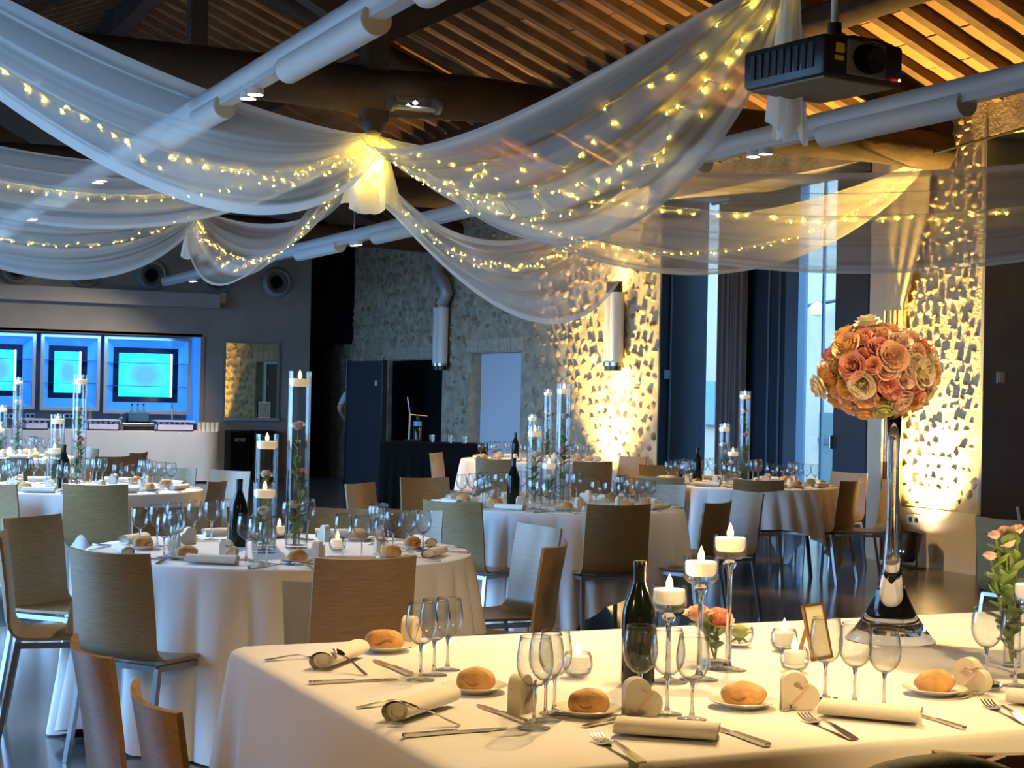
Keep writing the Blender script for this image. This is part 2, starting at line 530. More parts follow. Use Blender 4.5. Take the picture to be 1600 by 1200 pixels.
# bay 1, reading the photograph from left to right
w1 = tag(MB().bx(UG - .03, UG + .03, gy(1087), gy(1081), 0, ZO).build('window_1', M['frame'], smooth=0), 'narrow tall window beside the blue jamb', kind='structure')
MB().bx(UG - .005, UG + .005, gy(1140), gy(1086), 0, ZO).build('pane', M['pane'], w1, 0)
MB().bx(UG - .03, UG + .03, gy(1143), gy(1138), 0, ZO).build('mullion', M['frame'], w1, 0)
d3 = MB().bx(UG - .04, UG + .03, gy(1236), gy(1140), 0, ZO).build('door_3', M['darkblue'], smooth=0)
tag(d3, 'dark blue door leaf between the two tall windows', kind='structure')
for px in (1205, 1222): MB().bx(UG - .05, UG - .03, gy(px + 1.5), gy(px - 1.5), 0, ZO).build('groove_strip', M['frame'], d3, 0)
w2 = tag(MB().bx(UG - .09, UG + .03, gy(1256), gy(1236), 0, ZO).build('window_2', M['frame'], smooth=0), 'tall window nearer the lit pier', kind='structure')
MB().bx(UG - .005, UG + .005, gy(1320), gy(1254), 0, ZO).build('pane', M['pane'], w2, 0)
MB().bx(UG - .015, UG + .015, gy(1286), gy(1284), 0, ZO).build('mullion', M['frame'], w2, 0)
d4 = MB().bx(UG - .12, UG + .03, 12.5, gy(1318), 0, ZO).build('door_4', mat('slate_blue_paint', (.014, .021, .030), .5), smooth=0)
tag(d4, 'slate blue door leaf beside the plaster strip', kind='structure')
for d_, px in ((d4, 1321),):
    MB().bev((UG - .16, gy(px), 1.05), (.05, .02, .14), .006).build('door_handle', M['chrome'], d_, 0)
portal((UG + .12, 14.4, 1.9), 3.9, 3.75, (-1, 0, 0))

# facade across the yard, seen in slivers through the glazing
fb = MB()
fb.bx(15.5, 15.9, 8, 40, -.25, 9)
fc = tag(fb.build('opposite_facade', mat('pale_render', (.31, .255, .185), .9, var=.06, scale=1), smooth=0), 'pale rendered house front across the yard', 'building')
fy = lambda x, y: onu(x, y, 15.5)
a, c = fy(1103, 596), fy(1122, 664)
MB().bx(15.42, 15.52, c.y, a.y, c.z, a.z).build('shutter', mat('blue_shutter', (.08, .16, .30), .6), fc, 0)
MB().bx(15.40, 15.56, fy(1319, 700).y, fy(1287, 700).y, -.25, fy(1300, 645).z).build('dado', mat('green_dado', (.05, .08, .075), .8), fc, 0)
MB().bx(15.38, 15.56, fy(1319, 700).y, fy(1287, 700).y, fy(1300, 694).z, fy(1300, 684).z).build('dado_rail', mat('dado_rail', (.025, .045, .05), .8), fc, 0)
p = fy(1316, 468)
lp = thing('street_lamp', 'small lamp on a bracket outside the tall window', 'lamp', (15.5, p.y, p.z))
e = fy(1286, 482)
MB().tube([(0, 0, 0), (-.5, (e.y - p.y) * .8, (e.z - p.z))], .03, 6).build('bracket', M['blackpl'], lp)
MB().lathe([(0, -.16), (.11, -.12), (.13, 0), (.05, .07), (0, .08)], 12, (-.3, (e.y - p.y) * .45, -.12)).build('globe', M['shade'], lp)

# ---- roof -------------------------------------------------
cl = MB()
for sgn in (1, -1):
    ue = UW + TH if sgn > 0 else 2 * UC - UW - TH
    ze = roofz(UW) - TL * TH
    vs = [(UC, V0, roofz(UC) + .1), (UC, 30, roofz(UC) + .1), (ue, 30, ze + .1), (ue, V0, ze + .1)]
    vs += [(x, y, z + .12) for x, y, z in vs]
    cl.add(vs, [(0, 1, 2, 3), (7, 6, 5, 4), (0, 4, 5, 1), (1, 5, 6, 2), (2, 6, 7, 3), (3, 7, 4, 0)])
ce = tag(cl.build('ceiling', M['deck'], smooth=0), 'pitched timber roof of rafters and clay tiles', kind='structure')
# gable over the bar end
def slope_box(wd, dp, u0, u1, zoff):
    """box along the right slope from u0 to u1, top at the deck plus zoff"""
    vs = []
    for u in (u0, u1):
        for y in (-wd / 2, wd / 2):
            for z in (-dp, 0):
                vs.append((u, y, roofz(u) + zoff + z))
    return MB().add(vs, [(0, 1, 3, 2), (4, 6, 7, 5), (0, 4, 5, 1), (2, 3, 7, 6), (0, 2, 6, 4), (1, 5, 7, 3)])
rme = slope_box(.10, .13, UC + .05, UW, .10).mesh('rafter', M['rafter'], 0)
lme = slope_box(.10, .13, UC - .05, 2 * UC - UW, .10).mesh('rafter', M['rafter'], 0)
PR = .40
v = 2.0
vr = []
while v < 25:
    obj('rafter', rme, ce, (0, v, 0)); vr.append(v)
    if v > 9: obj('rafter', lme, ce, (0, v, 0))
    v += PR
tl_len = .36
tme = {}
for k in range(3):
    du = tl_len - .012
    bb = MB()
    vs = [(x, y, -x * TL + z) for x in (0, du) for y in (-PR / 2 + .046, PR / 2 - .046) for z in (-.03 - .006 * k, .0)]
    bb.add(vs, [(0, 1, 3, 2), (4, 6, 7, 5), (0, 4, 5, 1), (2, 3, 7, 6), (0, 2, 6, 4), (1, 5, 7, 3)])
    tme[k] = bb
tm_mesh = {k: tme[k].mesh('roof_tile', M['tile'], 0) for k in tme}
rest = MB(); cand = []
for i, v in enumerate(vr[:-1]):
    u = UC + .2
    while u < UW - .1:
        cand.append((u, v + PR / 2)); u += tl_len
cand.sort(key=lambda t: (t[0] - 9.2) ** 2 * 1.5 + (t[1] - 9.5) ** 2)
rq = random.Random(4)
for n, (u, v) in enumerate(cand):
    k = rq.randrange(3)
    z = roofz(u) + .10
    if n < 290: obj('roof_tile', tm_mesh[k], ce, (u, v, z))
    else: rest.add(tme[k].v, tme[k].f, Matrix.Translation((u, v, z)))
tag(rest.build('roof_tile_field', M['tile'], ce, 0), kind='stuff')

# purlins: long irregular logs under the rafters
def log(path, r, seed=0, n=12):
    q = random.Random(seed)
    P = []; RR = []
    a, c = Vector(path[0]), Vector(path[-1])
    k = 14
    for i in range(k + 1):
        p = a.lerp(c, i / k)
        P.append(p + Vector((q.uniform(-.02, .02), q.uniform(-.02, .02), q.uniform(-.02, .02))))
        RR.append(r * q.uniform(.93, 1.07))
    return MB().tube(P, RR, n)
for i, (u, r_) in enumerate(((7.9, .13), (6.1, .12), (2.4, .12), (.5, .12))):
    log([(u, 1, roofz(u) - r_ - .03), (u, 26.4, roofz(u) - r_ - .03)], r_, i).build('purlin', M['beam'], ce)
MB().bx(UC - .1, UC + .1, 1, 26.4, roofz(UC) - .3, roofz(UC) - .02).build('ridge_beam', M['beam'], ce, 0)
# trusses
ZT = 3.68
names = ['over the camera', 'above the projector', 'above the yellow lit knot of tulle', 'over the rear tables', 'in front of the bar wall']
for i, v in enumerate(TR):
    if i == 0: continue
    t = thing('roof_truss', 'dark oak roof truss with king post ' + names[i], 'truss', (UC, v, ZT), kind='structure')
    log([(UL - .1 - UC, 0, .02), (UW + .08 - UC, 0, .02)], .17, i + 20, 14).build('tie_beam', M['beam'], t)
    MB().bev((0, 0, (roofz(UC) - ZT) / 2 - .1), (.19, .19, roofz(UC) - ZT + .25), .02).build('king_post', M['beam'], t, 0)
    MB().lathe([(0, -.33), (.05, -.32), (.09, -.24), (.09, -.2), (0, -.2)], 12).build('iron_shoe', M['blackpl'], t)
    for s in (-1, 1):
        ue = s * (UW - UC)
        MB().sq((s * .05, 0, .45), (s * 2.0, 0, roofz(UC + 2.0) - ZT - .28), .17).build('strut', M['beam'], t, 0)
        log([(s * .05, 0, roofz(UC) - ZT - .25), (ue, 0, roofz(UW) - ZT - .20)], .13, i * 2 + s + 50).build('principal_rafter', M['beam'], t)
# corbel brace under the beam end, with the thin steel tie
t = thing('steel_tie_rod', 'thin dark steel rod running from the log beam end', 'rod', (9.3, 11.5, 3.62))
MB().tube([(0, 0, 0), (.16, -1.6, .14)], .012, 6).build('rod', M['blackpl'], t)

# ---- bar wall -------------------------------------------------
def bv(x, y, v=VB): return onv(x, y, v)
ur = bv(488, 450).x
zt = bv(160, 521).z; ub = bv(316, 560).x
wl = MB()
wl.bx(UL, ub, VB, VB + .3, zt, 6.2)                     # above the bar opening
wl.bx(ub, ur, VB, VB + .3, 0, 6.2)
bw = tag(wl.build('wall_bar', M['barwall'], smooth=0), 'dark grey wall with round vents above the bar', kind='structure')
bk = MB().bx(UL, ub, VB + .5, VB + .6, 0, zt + .1).bx(ub - .02, ub + .02, VB, VB + .6, 0, zt).bx(UL, ub, VB, VB + .6, zt - .01, zt + .04)
tag(bk.build('wall_bar_recess', M['barback'], smooth=0), 'taupe back panel of the bar recess', kind='structure')
MB().bx(ub - .03, ub + .03, VB - .03, VB, 0, zt).build('wood_trim', mat('pale_wood_trim', (.30, .22, .16), .6), bw, 0)
a, c = bv(0, 440), bv(336, 478)
MB().bx(UL, bv(336, 466).x, VB - .35, VB, bv(200, 477).z, bv(200, 455).z).build('ledge', M['barledge'], bw, 0)
MB().bev((bv(347, 466).x, VB - .05, bv(347, 466).z), (.09, .1, .17), .01).build('sensor_box', M['shade'], bw, 0)
def vent():
    t = thing('round_vent', '', 'vent')
    Mx = Matrix.Rotation(R(90), 4, 'X')
    MB().lathe([(.262, 0), (.262, .02), (.24, .05), (.20, .09), (.185, .085), (.18, .05)], 32, M=Mx).build('rim', mat('vent_rim', (.34, .37, .40), .4, .3), t)
    MB().lathe([(.18, .05), (.165, .075), (.15, .075), (.125, .04), (.105, .012)], 32, M=Mx).build('nozzle', mat('vent_nozzle', (.14, .15, .17), .4, .3), t)
    MB().lathe([(0, .012), (.108, .012)], 24, M=Mx).build('throat', M['black'], t)
    return t
for (x, y), nm in zip(((25, 420), (133, 426), (237, 430), (338, 437), (432, 441)), ('leftmost of five', 'second from left', 'third from left, middle one', 'fourth from left', 'rightmost of five')):
    p = bv(x, y)
    place('vent', vent, (p.x, VB - .005, p.z), 0, 'round grey air vent above the bar, ' + nm, 'round vents above the bar')
# the dark end of the hall right of the bar wall
tag(MB().bx(ur, UW + TH, 28.6, 28.8, 0, 6.2).bx(ur - .02, ur + .02, VB, 28.7, 0, 6.2).build('wall_back', M['black'], smooth=0), 'black end wall of the passage beside the bar', kind='structure')
tag(MB().bx(ur - .01, UW + .02, 26.9, 27.0, 2.3, 6.2).build('trim_4', M['black'], smooth=0), 'black header panel over the passage beside the bar', kind='structure')
tag(MB().bx(UL - TH, UL, V0, 29.5, 3.9, 4.1).build('trim_5', M['plaster'], smooth=0), 'wall plate along the left eaves', kind='structure')

# blue lit niches
M['bluepanel'] = emat('blue_light_panel', (.02, .55, 1.0), 1.1)
_n = M['bluepanel'].node_tree
_tc = _n.nodes.new('ShaderNodeTexCoord'); _mp = _n.nodes.new('ShaderNodeMapping'); _gr = _n.nodes.new('ShaderNodeTexGradient'); _gr.gradient_type = 'SPHERICAL'
_mp.inputs['Location'].default_value = (-1, 0, -1); _mp.inputs['Scale'].default_value = (2, 0, 2)
_cr = _n.nodes.new('ShaderNodeValToRGB')       # edge-lit acrylic: dimmer and bluer away from the diodes
_cr.color_ramp.elements[0].color = (.02, .58, .95, 1); _cr.color_ramp.elements[1].color = (.06, .27, .85, 1); _cr.color_ramp.elements[1].position = .7
_n.links.new(_tc.outputs['Generated'], _mp.inputs[0]); _n.links.new(_mp.outputs[0], _gr.inputs[0]); _n.links.new(_gr.outputs['Fac'], _cr.inputs[0]); _n.links.new(_cr.outputs[0], _n.nodes['Emission'].inputs[0])
M['ledstrip'] = emat('led_strip', (.55, .85, 1), 3.0)
M['bluewash'] = mat('blue_led_glow', (.06, .26, .70), .35, emis=.35, ecol=(.02, .22, .95))  # LED light on the splays put into their colour and emission
M['nframe'] = mat('niche_frame', (.30, .32, .36), .5)
M['darkmirror'] = mat('dark_mirror', (.02, .05, .16), .06, .6)
vn = VB + .12
def niche(x0, x1, y0, y1, ix0, ix1, iy0, iy1, label):
    a, c = onv(x0, y1, vn), onv(x1, y0, vn)
    t = thing('lit_niche', label, 'niche', (a.x, vn, a.z))
    W_, H_ = c.x - a.x, c.z - a.z
    fr = .05
    b = MB()
    b.bx(0, W_, 0, .05, 0, fr); b.bx(0, W_, 0, .05, H_ - fr, H_); b.bx(0, fr, 0, .05, fr, H_ - fr); b.bx(W_ - fr, W_, 0, .05, fr, H_ - fr)
    b.build('frame', M['nframe'], t, 0)
    p, r_ = onv(ix0, iy1, vn), onv(ix1, iy0, vn)
    X0, X1, Z0, Z1 = p.x - a.x, r_.x - a.x, p.z - a.z, r_.z - a.z
    dp = .22
    o = [(fr, .05, fr), (W_ - fr, .05, fr), (W_ - fr, .05, H_ - fr), (fr, .05, H_ - fr)]
    i_ = [(X0, dp, Z0), (X1, dp, Z0), (X1, dp, Z1), (X0, dp, Z1)]
    for k in range(4):
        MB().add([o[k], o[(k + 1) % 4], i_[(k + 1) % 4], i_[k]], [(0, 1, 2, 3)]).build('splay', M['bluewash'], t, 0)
    g = .09
    b = MB()
    b.bx(X0, X1, dp, dp + .02, Z0, Z0 + g); b.bx(X0, X1, dp, dp + .02, Z1 - g, Z1); b.bx(X0, X0 + g, dp, dp + .02, Z0 + g, Z1 - g); b.bx(X1 - g, X1, dp, dp + .02, Z0 + g, Z1 - g)
    b.build('mirror_border', M['darkmirror'], t, 0)
    MB().bx(X0 + g, X1 - g, dp + .01, dp + .02, Z0 + g, Z1 - g).build('light_panel', M['bluepanel'], t, 0)
    MB().bx(X1 - g - .035, X1 - g - .01, dp - .005, dp + .02, Z0 + g, Z1 - g).build('led_strip', M['ledstrip'], t, 0)
    for k in (.36, .66):
        z = H_ * k
        MB().bx(.06, W_ - .06, .02, .2, z - .004, z + .004).build('glass_shelf', mat('shelf_glass_%d' % (k * 100), (.03, .10, .3), .1), t, 0)
    return t
niche(161, 300, 529, 646, 180, 284, 545, 628, 'rightmost and widest blue lit niche behind the bar')
niche(62, 158, 524, 641, 78, 141, 541, 622, 'middle blue lit niche behind the bar')
niche(-60, 57, 521, 638, -34, 39, 538, 618, 'blue lit niche behind the bar cut by the left picture edge')
# pilaster at the right end of the recess, blue LED glow put into its material
a, c = bv(303, 640), bv(315, 530)
tag(MB().bx(a.x, c.x, VB + .02, VB + .5, .9, zt).build('trim_6', M['bluewash'], smooth=0), 'return with painted blue glow at the end of the bar recess', kind='structure')
# serving mirror
a, c = bv(350, 652), bv(434, 538)
mo = thing('wall_mirror', 'large dark tinted mirror on the grey wall right of bar', 'mirror', (a.x, VB - .01, a.z))
W_, H_ = c.x - a.x, c.z - a.z
MB().bx(0, W_, -.005, .0, 0, H_).build('mirror_glass', mat('tinted_mirror', (.50, .46, .33), .03, 1), mo, 0)
b = MB(); f_ = .03
b.bx(-f_, 0, -.03, .01, -f_, H_ + f_); b.bx(W_, W_ + f_, -.03, .01, -f_, H_ + f_); b.bx(0, W_, -.03, .01, H_, H_ + f_)
b.build('frame', M['darkgrey'], mo, 0)
MB().bx(-.02, W_ + .02, -.1, .01, -.05, 0).build('sill', M['barledge'], mo, 0)
a = bv(402, 648)
pc = thing('notice_card', 'pale printed card propped on the mirror sill', 'card', (a.x, VB - .06, mo.location.z))
MB().bx(0, .2, -.006, .006, 0, .27).build('card', M['card'], pc, 0)
MB().bx(.015, .185, -.0075, -.0055, .02, .25).build('printed_panel', mat('print_grey', (.42, .38, .29), .8, var=.3, scale=30), pc, 0)

# ================================================================== DRAPES AND FAIRY LIGHTS
HUB = {1: Vector((4.17, 11.42, 3.36)), 2: Vector((4.06, 6.05, 3.27)), 3: Vector((4.2, 16.82, 3.30))}
def swag_fn(A, B, hi, lo, W_, w0, k, amp, ph, d0=0):
    A, B = Vector(A), Vector(B)
    d = B - A
    n = Vector((d.y, -d.x, 0)).normalized()
    def fn(t, s):
        pr = 4 * t * (1 - t)
        p = A.lerp(B, t)
        sp = w0 + (W_ - w0) * (math.sin(PI * t) ** .55 if 0 < t < 1 else 0)
        sag = hi + (lo - hi) * s
        fold = math.sin(2 * PI * k * s + ph + 1.5 * math.sin(2.2 * t + ph)) + .5 * math.sin(2 * PI * k * 2.3 * s + 2 * ph + 2 * t)
        p = p + n * ((s - .5) * sp) + Vector((0, 0, -sag * pr ** .92 + amp * fold * (.35 + .65 * pr)))
        p.z -= d0 * s * (1 - t) ** 1.5
        return p + n * (amp * .8 * math.cos(2 * PI * k * s + ph) * pr)
    return fn
def dense_attr(o, nu, nv, f):
    at = o.data.attributes.new('dense', 'FLOAT', 'POINT')
    at.data.foreach_set('value', [f(i / (nu - 1), j / (nv - 1)) for i in range(nu) for j in range(nv)])
def swag(label, A, B, hi, lo, W_=.9, w0=.10, k=4, amp=.025, ph=0, flip=1, d0=0):
    nu, nv = 56, 72
    fn = swag_fn(A, B, hi, lo, W_ * flip, w0 * flip, k, amp, ph, d0)
    o = MB().grid(nu, nv, fn).build('tulle_swag', M['tulle'], None, 4)
    q = random.Random(int(ph * 100) + 7)
    st = [(q.random(), q.uniform(.008, .03), q.uniform(.03, .12)) for _ in range(14)]
    def dn(t, s):
        e = min(s, 1 - s)
        g = .34 if e < .04 else 0
        g += sum(a_ for c_, w_, a_ in st if abs(s - c_) < w_)
        ends = min(t, 1 - t)
        return min(.75, g + .35 * max(0, 1 - ends / .12) ** 1.5)
    dense_attr(o, nu, nv, dn)
    tag(o, label, 'drape', 'tulle swags under the roof')
    return fn
BLB = MB().lathe([(0, -.0055), (.003, -.0035), (.0036, 0), (.003, .0035), (0, .0055)], 8).mesh('bulb', M['bulb'], 3)
def fairy(fn, label, s=.5, n=48, icicle=False, t0=.02, t1=.98, seed=1, ext=.012, wob=.05):
    q = random.Random(seed)
    pts = []
    bulbs = []
    for i in range(n):
        t = t0 + (t1 - t0) * (i + q.uniform(-.3, .3)) / (n - 1)
        t = min(max(t, .004), .996)
        p = Vector(fn(t, min(.98, max(.02, s + q.uniform(-wob, wob)))))
        pts.append(p - Vector((0, 0, .01)))
        bulbs.append(p - Vector((0, 0, ext + q.uniform(0, .02))))
    a = pts[0]
    t = thing('fairy_lights', label, 'string lights', a)
    w_ = MB()
    w_.tube([p - a for p in pts], .0022, 4)
    if icicle:
        for b_ in bulbs[::2]:
            w_.tube([b_ - a, b_ - a + Vector((.03, 0, -.06)), b_ - a + Vector((.012, 0, -.13))], .0016, 3)
            w_.tube([b_ - a, b_ - a + Vector((-.03, 0, -.06)), b_ - a + Vector((-.012, 0, -.13))], .0016, 3)
    w_.build('wire', M['wire'], t)
    for b_ in bulbs: obj('bulb', BLB, t, b_ - a)
    return t
h1, h2, h3 = HUB[1], HUB[2], HUB[3]
f = swag('big white tulle swag rising from the yellow knot to upper right', h2, h1, .40, .93, .85, .1, 3.5, .02, .4)
fairy(f, 'fairy lights along the tulle swag rising to upper right', .62, 60, seed=2, wob=.13)
fairy(f, 'second sparse fairy light strand in the upper right swag', .3, 26, seed=12, wob=.12)
f = swag('tulle swag from the yellow knot hanging before the lit stone', h1, (9.45, 16.7, 4.0), .75, 1.33, .8, .1, 4, .02, 1.2, 1, .5)
fairy(f, 'fairy lights in the low swag before the stone wall', .30, 54, seed=3, t1=.75)
f = swag('tulle swag reaching from the yellow knot to the stone pier', h1, (9.45, 11.65, 3.62), .55, 1.06, .7, .1, 3, .02, 2.1)
fairy(f, 'fairy lights on the swag that reaches the stone pier', .58, 56, seed=4)
f = swag('broad flat tulle swag across the windows to right picture edge', h1, (9.45, 6.1, 3.45), .38, 1.16, 1.0, .1, 4, .018, 3.3)
fairy(f, 'fairy lights with hanging loops on the broad right swag', .46, 60, True, seed=5, wob=.02)
f = swag('upper left tulle swag with a bright straight hem', h1, (UL + .1, 6.1, 4.0), .20, 1.22, .9, .1, 4, .02, 4.2, -1)
fairy(f, 'fairy lights along the upper left tulle swag', .73, 56, seed=6)
f = swag('middle left tulle swag leaving the yellow knot sideways', h1, (UL + .1, 11.5, 3.95), .52, 1.12, .9, .1, 4, .02, 5.1, -1)
fairy(f, 'fairy lights with hanging loops on the middle left swag', .55, 52, True, seed=7, wob=.02)
f = swag('low blue tinted tulle swag above the bar at left', h3, (UL + .1, 11.5, 3.9), .55, 1.24, .9, .1, 4, .02, 6.2, -1)
fairy(f, 'fairy lights in the low left swag above the bar', .42, 44, seed=8)
f = swag('small round tulle swag left below the yellow knot', h3, h1, .34, .98, .7, .1, 3, .02, .9)
fairy(f, 'fairy lights in the small round swag left of knot', .62, 60, seed=9, wob=.1)
def tail(h, L_, w1, label, bulbs=0, seed=1, mt='tailcloth'):
    t = thing('tulle_tail', label, 'drape', h)
    q = random.Random(seed)
    for k in range(3):
        ph = k * 2.1 + seed
        off = (k - 1) * w1 * .18
        def fn(a, s):
            w_ = .05 + (w1 - .05) * a ** .6
            an = 2 * PI * a * 0
            rr = .02 + .05 * math.sin(9 * s + ph)
            return Vector(((s - .5) * w_ + off * a, (.04 * (k - 1) + rr * .8) * (.3 + a), -L_ * a * (1 - .07 * math.sin(5 * s + ph) * a) + .03))
        nu, nv = 14, 30
        o = MB().grid(nu, nv, lambda a, s: _tail_rot @ fn(a, s)).build('tulle_layer', M[mt], t, 4)
        dense_attr(o, nu, nv, lambda a, s: .1)
    MB().tube([Vector((.055 * math.cos(x), .055 * math.sin(x), .0)) for x in [2 * PI * i / 12 for i in range(12)]], .012, 6, closed=True).build('tie', M['ribbon'], t)
    for i in range(bulbs):
        a = q.uniform(.05, .75)
        obj('bulb', BLB, t, _tail_rot @ Vector((q.uniform(-.4, .4) * (.05 + w1 * a * .8), q.uniform(-.05, .05), -L_ * a)))
    return t
_tail_rot = Matrix.Rotation(-_yaw, 3, 'Z')
tail(h1, .58, .34, 'bright yellow lit tulle tail hanging from the central knot', 46, 1)
light('knot_glow', 'POINT', h1 + Vector((-.03, -.05, -.22)), 7, (1, .64, .04), shadow_soft_size=.06)
tail(h2 + Vector((.1, 0, 0)), .66, .155, 'white tulle tail hanging beside the projector', 3, 2)
tail(h3, .5, .2, 'small pale tulle tail hanging above the grey vents', 0, 3)

# ================================================================== TABLES AND CHAIRS
ZT0 = .75
RT = .82
TAB = {'T1': (2.137, 6.906), 'T2': (2.13, 11.55), 'T3': (4.75, 9.45), 'T4': (7.60, 11.65), 'T5': (7.95, 16.3), 'T6': (2.2, 16.9)}
TNAME = {'T1': 'nearest round table', 'T2': 'round table before the bar', 'T3': 'middle round table', 'T4': 'round table by the windows',
         'T5': 'far round table by the stone wall', 'T6': 'rear round table at left edge'}
CLOTH = {'T1': (1.50, .3), 'T2': (1.42, .8), 'T3': (1.33, .15), 'T4': (1.13, 1.31), 'T5': (1.35, .5), 'T6': (1.4, .2)}
def round_table(k):
    x, y = TAB[k]
    t = thing('round_table', 'round folding table under the cloth of the ' + TNAME[k], 'table', (x, y, 0), 0, 'round tables')
    MB().lathe([(0, .712), (RT - .02, .712), (RT, .72), (RT, .738), (RT - .01, .744), (0, .744)], 48).build('tabletop', mat('table_board_' + k, (.35, .27, .2), .6), t)
    for i in range(4):
        a = PI / 4 + i * PI / 2
        p = Vector((math.cos(a) * .52, math.sin(a) * .52, .715)); b_ = Vector((math.cos(a) * .6, math.sin(a) * .6, 0))
        MB().tube([b_, p], .017, 10).build('leg', M['blackpl'], t)
    half, rot = CLOTH[k]
    q = random.Random(k)
    nf = 34
    ph = [q.uniform(0, 6) for _ in range(4)]
    def fn(a, s):
        th = 2 * PI * a
        c = max(abs(math.cos(th - rot)), abs(math.sin(th - rot)))
        drop = min(half / c - RT, .742)
        if s < .3:
            r = RT * s / .3
            return (r * math.cos(th), r * math.sin(th), ZT0)
        if s < .42:
            e = (s - .3) / .12 * PI / 2
            return ((RT + .014 * math.sin(e)) * math.cos(th), (RT + .014 * math.sin(e)) * math.sin(th), ZT0 - .018 * (1 - math.cos(e)))
        d = (s - .42) / .58
        w_ = nf * th + ph[0] + 2.0 * math.sin(3 * th + ph[1]) + .8 * math.sin(7 * th + ph[3])
        am = .042 + .028 * math.sin(5 * th + ph[2])
        g = abs(math.sin(w_ / 2 + .2 * d * math.sin(4 * th))) ** .75
        r = RT + .014 + d ** .7 * min(1, drop / .45) * am * 1.9 * g + .02 * d
        return (r * math.cos(th), r * math.sin(th), ZT0 - .018 - (drop - .018) * d)
    c = MB().grid(360, 26, fn, wrap=True).build('round_tablecloth', M['cloth'], None, 4, (x, y, 0))
    tag(c, 'white linen cloth hanging in folds on the ' + TNAME[k], 'tablecloth', 'round tablecloths')
for k in TAB: round_table(k)

# head table
HX0, HX1, HY0, HY1 = 1.19, 5.4, 2.71, 4.31
t = thing('long_table', 'long board table under the near white cloth', 'table', ((HX0 + HX1) / 2, (HY0 + HY1) / 2, 0))
MB().bev((0, 0, .725), (HX1 - HX0 - .03, HY1 - HY0 - .03, .03), .006).build('tabletop', mat('table_board', (.35, .27, .2), .6), t)
for sx in (-1, 0, 1):
    for sy in (-1, 1): MB().sq((sx * 1.9, sy * .65, 0), (sx * 1.9, sy * .65, .71), .045).build('leg', M['blackpl'], t, 0)
def per(a):
    """rounded rectangle perimeter: point and outward normal"""
    w_, h_, r_ = HX1 - HX0, HY1 - HY0, .035
    segs = [(w_ - 2 * r_), PI / 2 * r_, (h_ - 2 * r_), PI / 2 * r_] * 2
    L_ = sum(segs); d = a * L_
    cs = [(HX1 - r_, HY0 + r_), (HX1 - r_, HY1 - r_), (HX0 + r_, HY1 - r_), (HX0 + r_, HY0 + r_)]
    st = [(HX0 + r_, HY0), (HX1, HY0 + r_), (HX1 - r_, HY1), (HX0, HY1 - r_)]
    di = [(1, 0), (0, 1), (-1, 0), (0, -1)]; no = [(0, -1), (1, 0), (0, 1), (-1, 0)]
    for i in range(8):
        if d <= segs[i] + 1e-9:
            j = i // 2
            if i % 2 == 0:
                return Vector((st[j][0] + di[j][0] * d, st[j][1] + di[j][1] * d, 0)), Vector((*no[j], 0)), 0
            an = -PI / 2 + j * PI / 2 + d / r_
            n_ = Vector((math.cos(an), math.sin(an), 0))
            return Vector((*cs[j], 0)) + n_ * r_, n_, 1
        d -= segs[i]
    return per(0)
NP = 420
pers = []
_w, _h = HX1 - HX0 - .07, HY1 - HY0 - .07
_L = 2 * (_w + _h) + 4 * PI / 2 * .035
for i in range(NP): pers.append(per(i / NP))
def hfn(a, s):
    i = int(round(a * NP)) % NP
    p, n_, cn = pers[i]
    c = Vector(((HX0 + HX1) / 2, (HY0 + HY1) / 2, 0))
    if s < .12: 
        p0 = c + (p - c) * (s / .12 * .985)
        return (p0.x, p0.y, ZT0)
    if s < .3:
        e = (s - .12) / .18 * PI / 2
        q_ = c + (p - c) * .985
        q_ = q_.lerp(p + n_ * .004, math.sin(e))
        return (q_.x, q_.y, ZT0 - .03 * (1 - math.cos(e)))
    d = (s - .3) / .7
    cor = min((p - Vector((x, y, 0))).length for x in (HX0, HX1) for y in (HY0, HY1))
    fold = .07 * math.exp(-(cor / .22) ** 2) * math.cos(cor * 26) + .012 * math.sin(a * 90) + .01 * math.sin(a * 47 + 1)
    q_ = p + n_ * (.004 + d * (.05 + fold))
    return (q_.x, q_.y, ZT0 - .03 - .715 * d)
c = MB().grid(NP, 22, hfn, wrap=True).build('long_tablecloth', M['cloth'], None, 4)
tag(c, 'cream lit linen cloth over the long table in the foreground', 'tablecloth')

# ---- chairs -------------------------------------------------
def shell(name, prof, wf, cf, parent, th=.012):
    nx = 11
    P = [Vector((0, y, z)) for y, z in prof]
    Nn = []
    for i in range(len(P)):
        a, c = P[max(i - 1, 0)], P[min(i + 1, len(P) - 1)]
        d = (c - a).normalized()
        Nn.append(Vector((0, -d.z, d.y)))
    b = MB()
    rows = len(P)
    def pt(i, j, sgn):
        s = j / (nx - 1) * 2 - 1
        x = s * wf(i / (rows - 1)) / 2
        e = cf(i / (rows - 1)) * s * s
        n_ = Nn[i]
        return P[i] + Vector((x, 0, 0)) - n_ * e + n_ * (sgn * th / 2)
    for sgn in (1, -1): b.v += [tuple(pt(i, j, sgn)) for i in range(rows) for j in range(nx)]
    o = rows * nx
    for i in range(rows - 1):
        for j in range(nx - 1):
            a = i * nx + j
            b.f.append((a, a + nx, a + nx + 1, a + 1)); b.f.append((o + a, o + a + 1, o + a + nx + 1, o + a + nx))
    nf = len(b.f)
    rim = [j for j in range(nx)] + [i * nx + nx - 1 for i in range(1, rows)] + [(rows - 1) * nx + j for j in range(nx - 2, -1, -1)] + [i * nx for i in range(rows - 2, 0, -1)]
    for a, c in zip(rim, rim[1:] + rim[:1]): b.f.append((a, c, o + c, o + a))
    me = b.mesh(name, M['wood'], .6)
    me.materials.append(M['edge'])
    for i in range(nf, len(me.polygons)): me.polygons[i].material_index = 1
    return obj(name, me, parent)
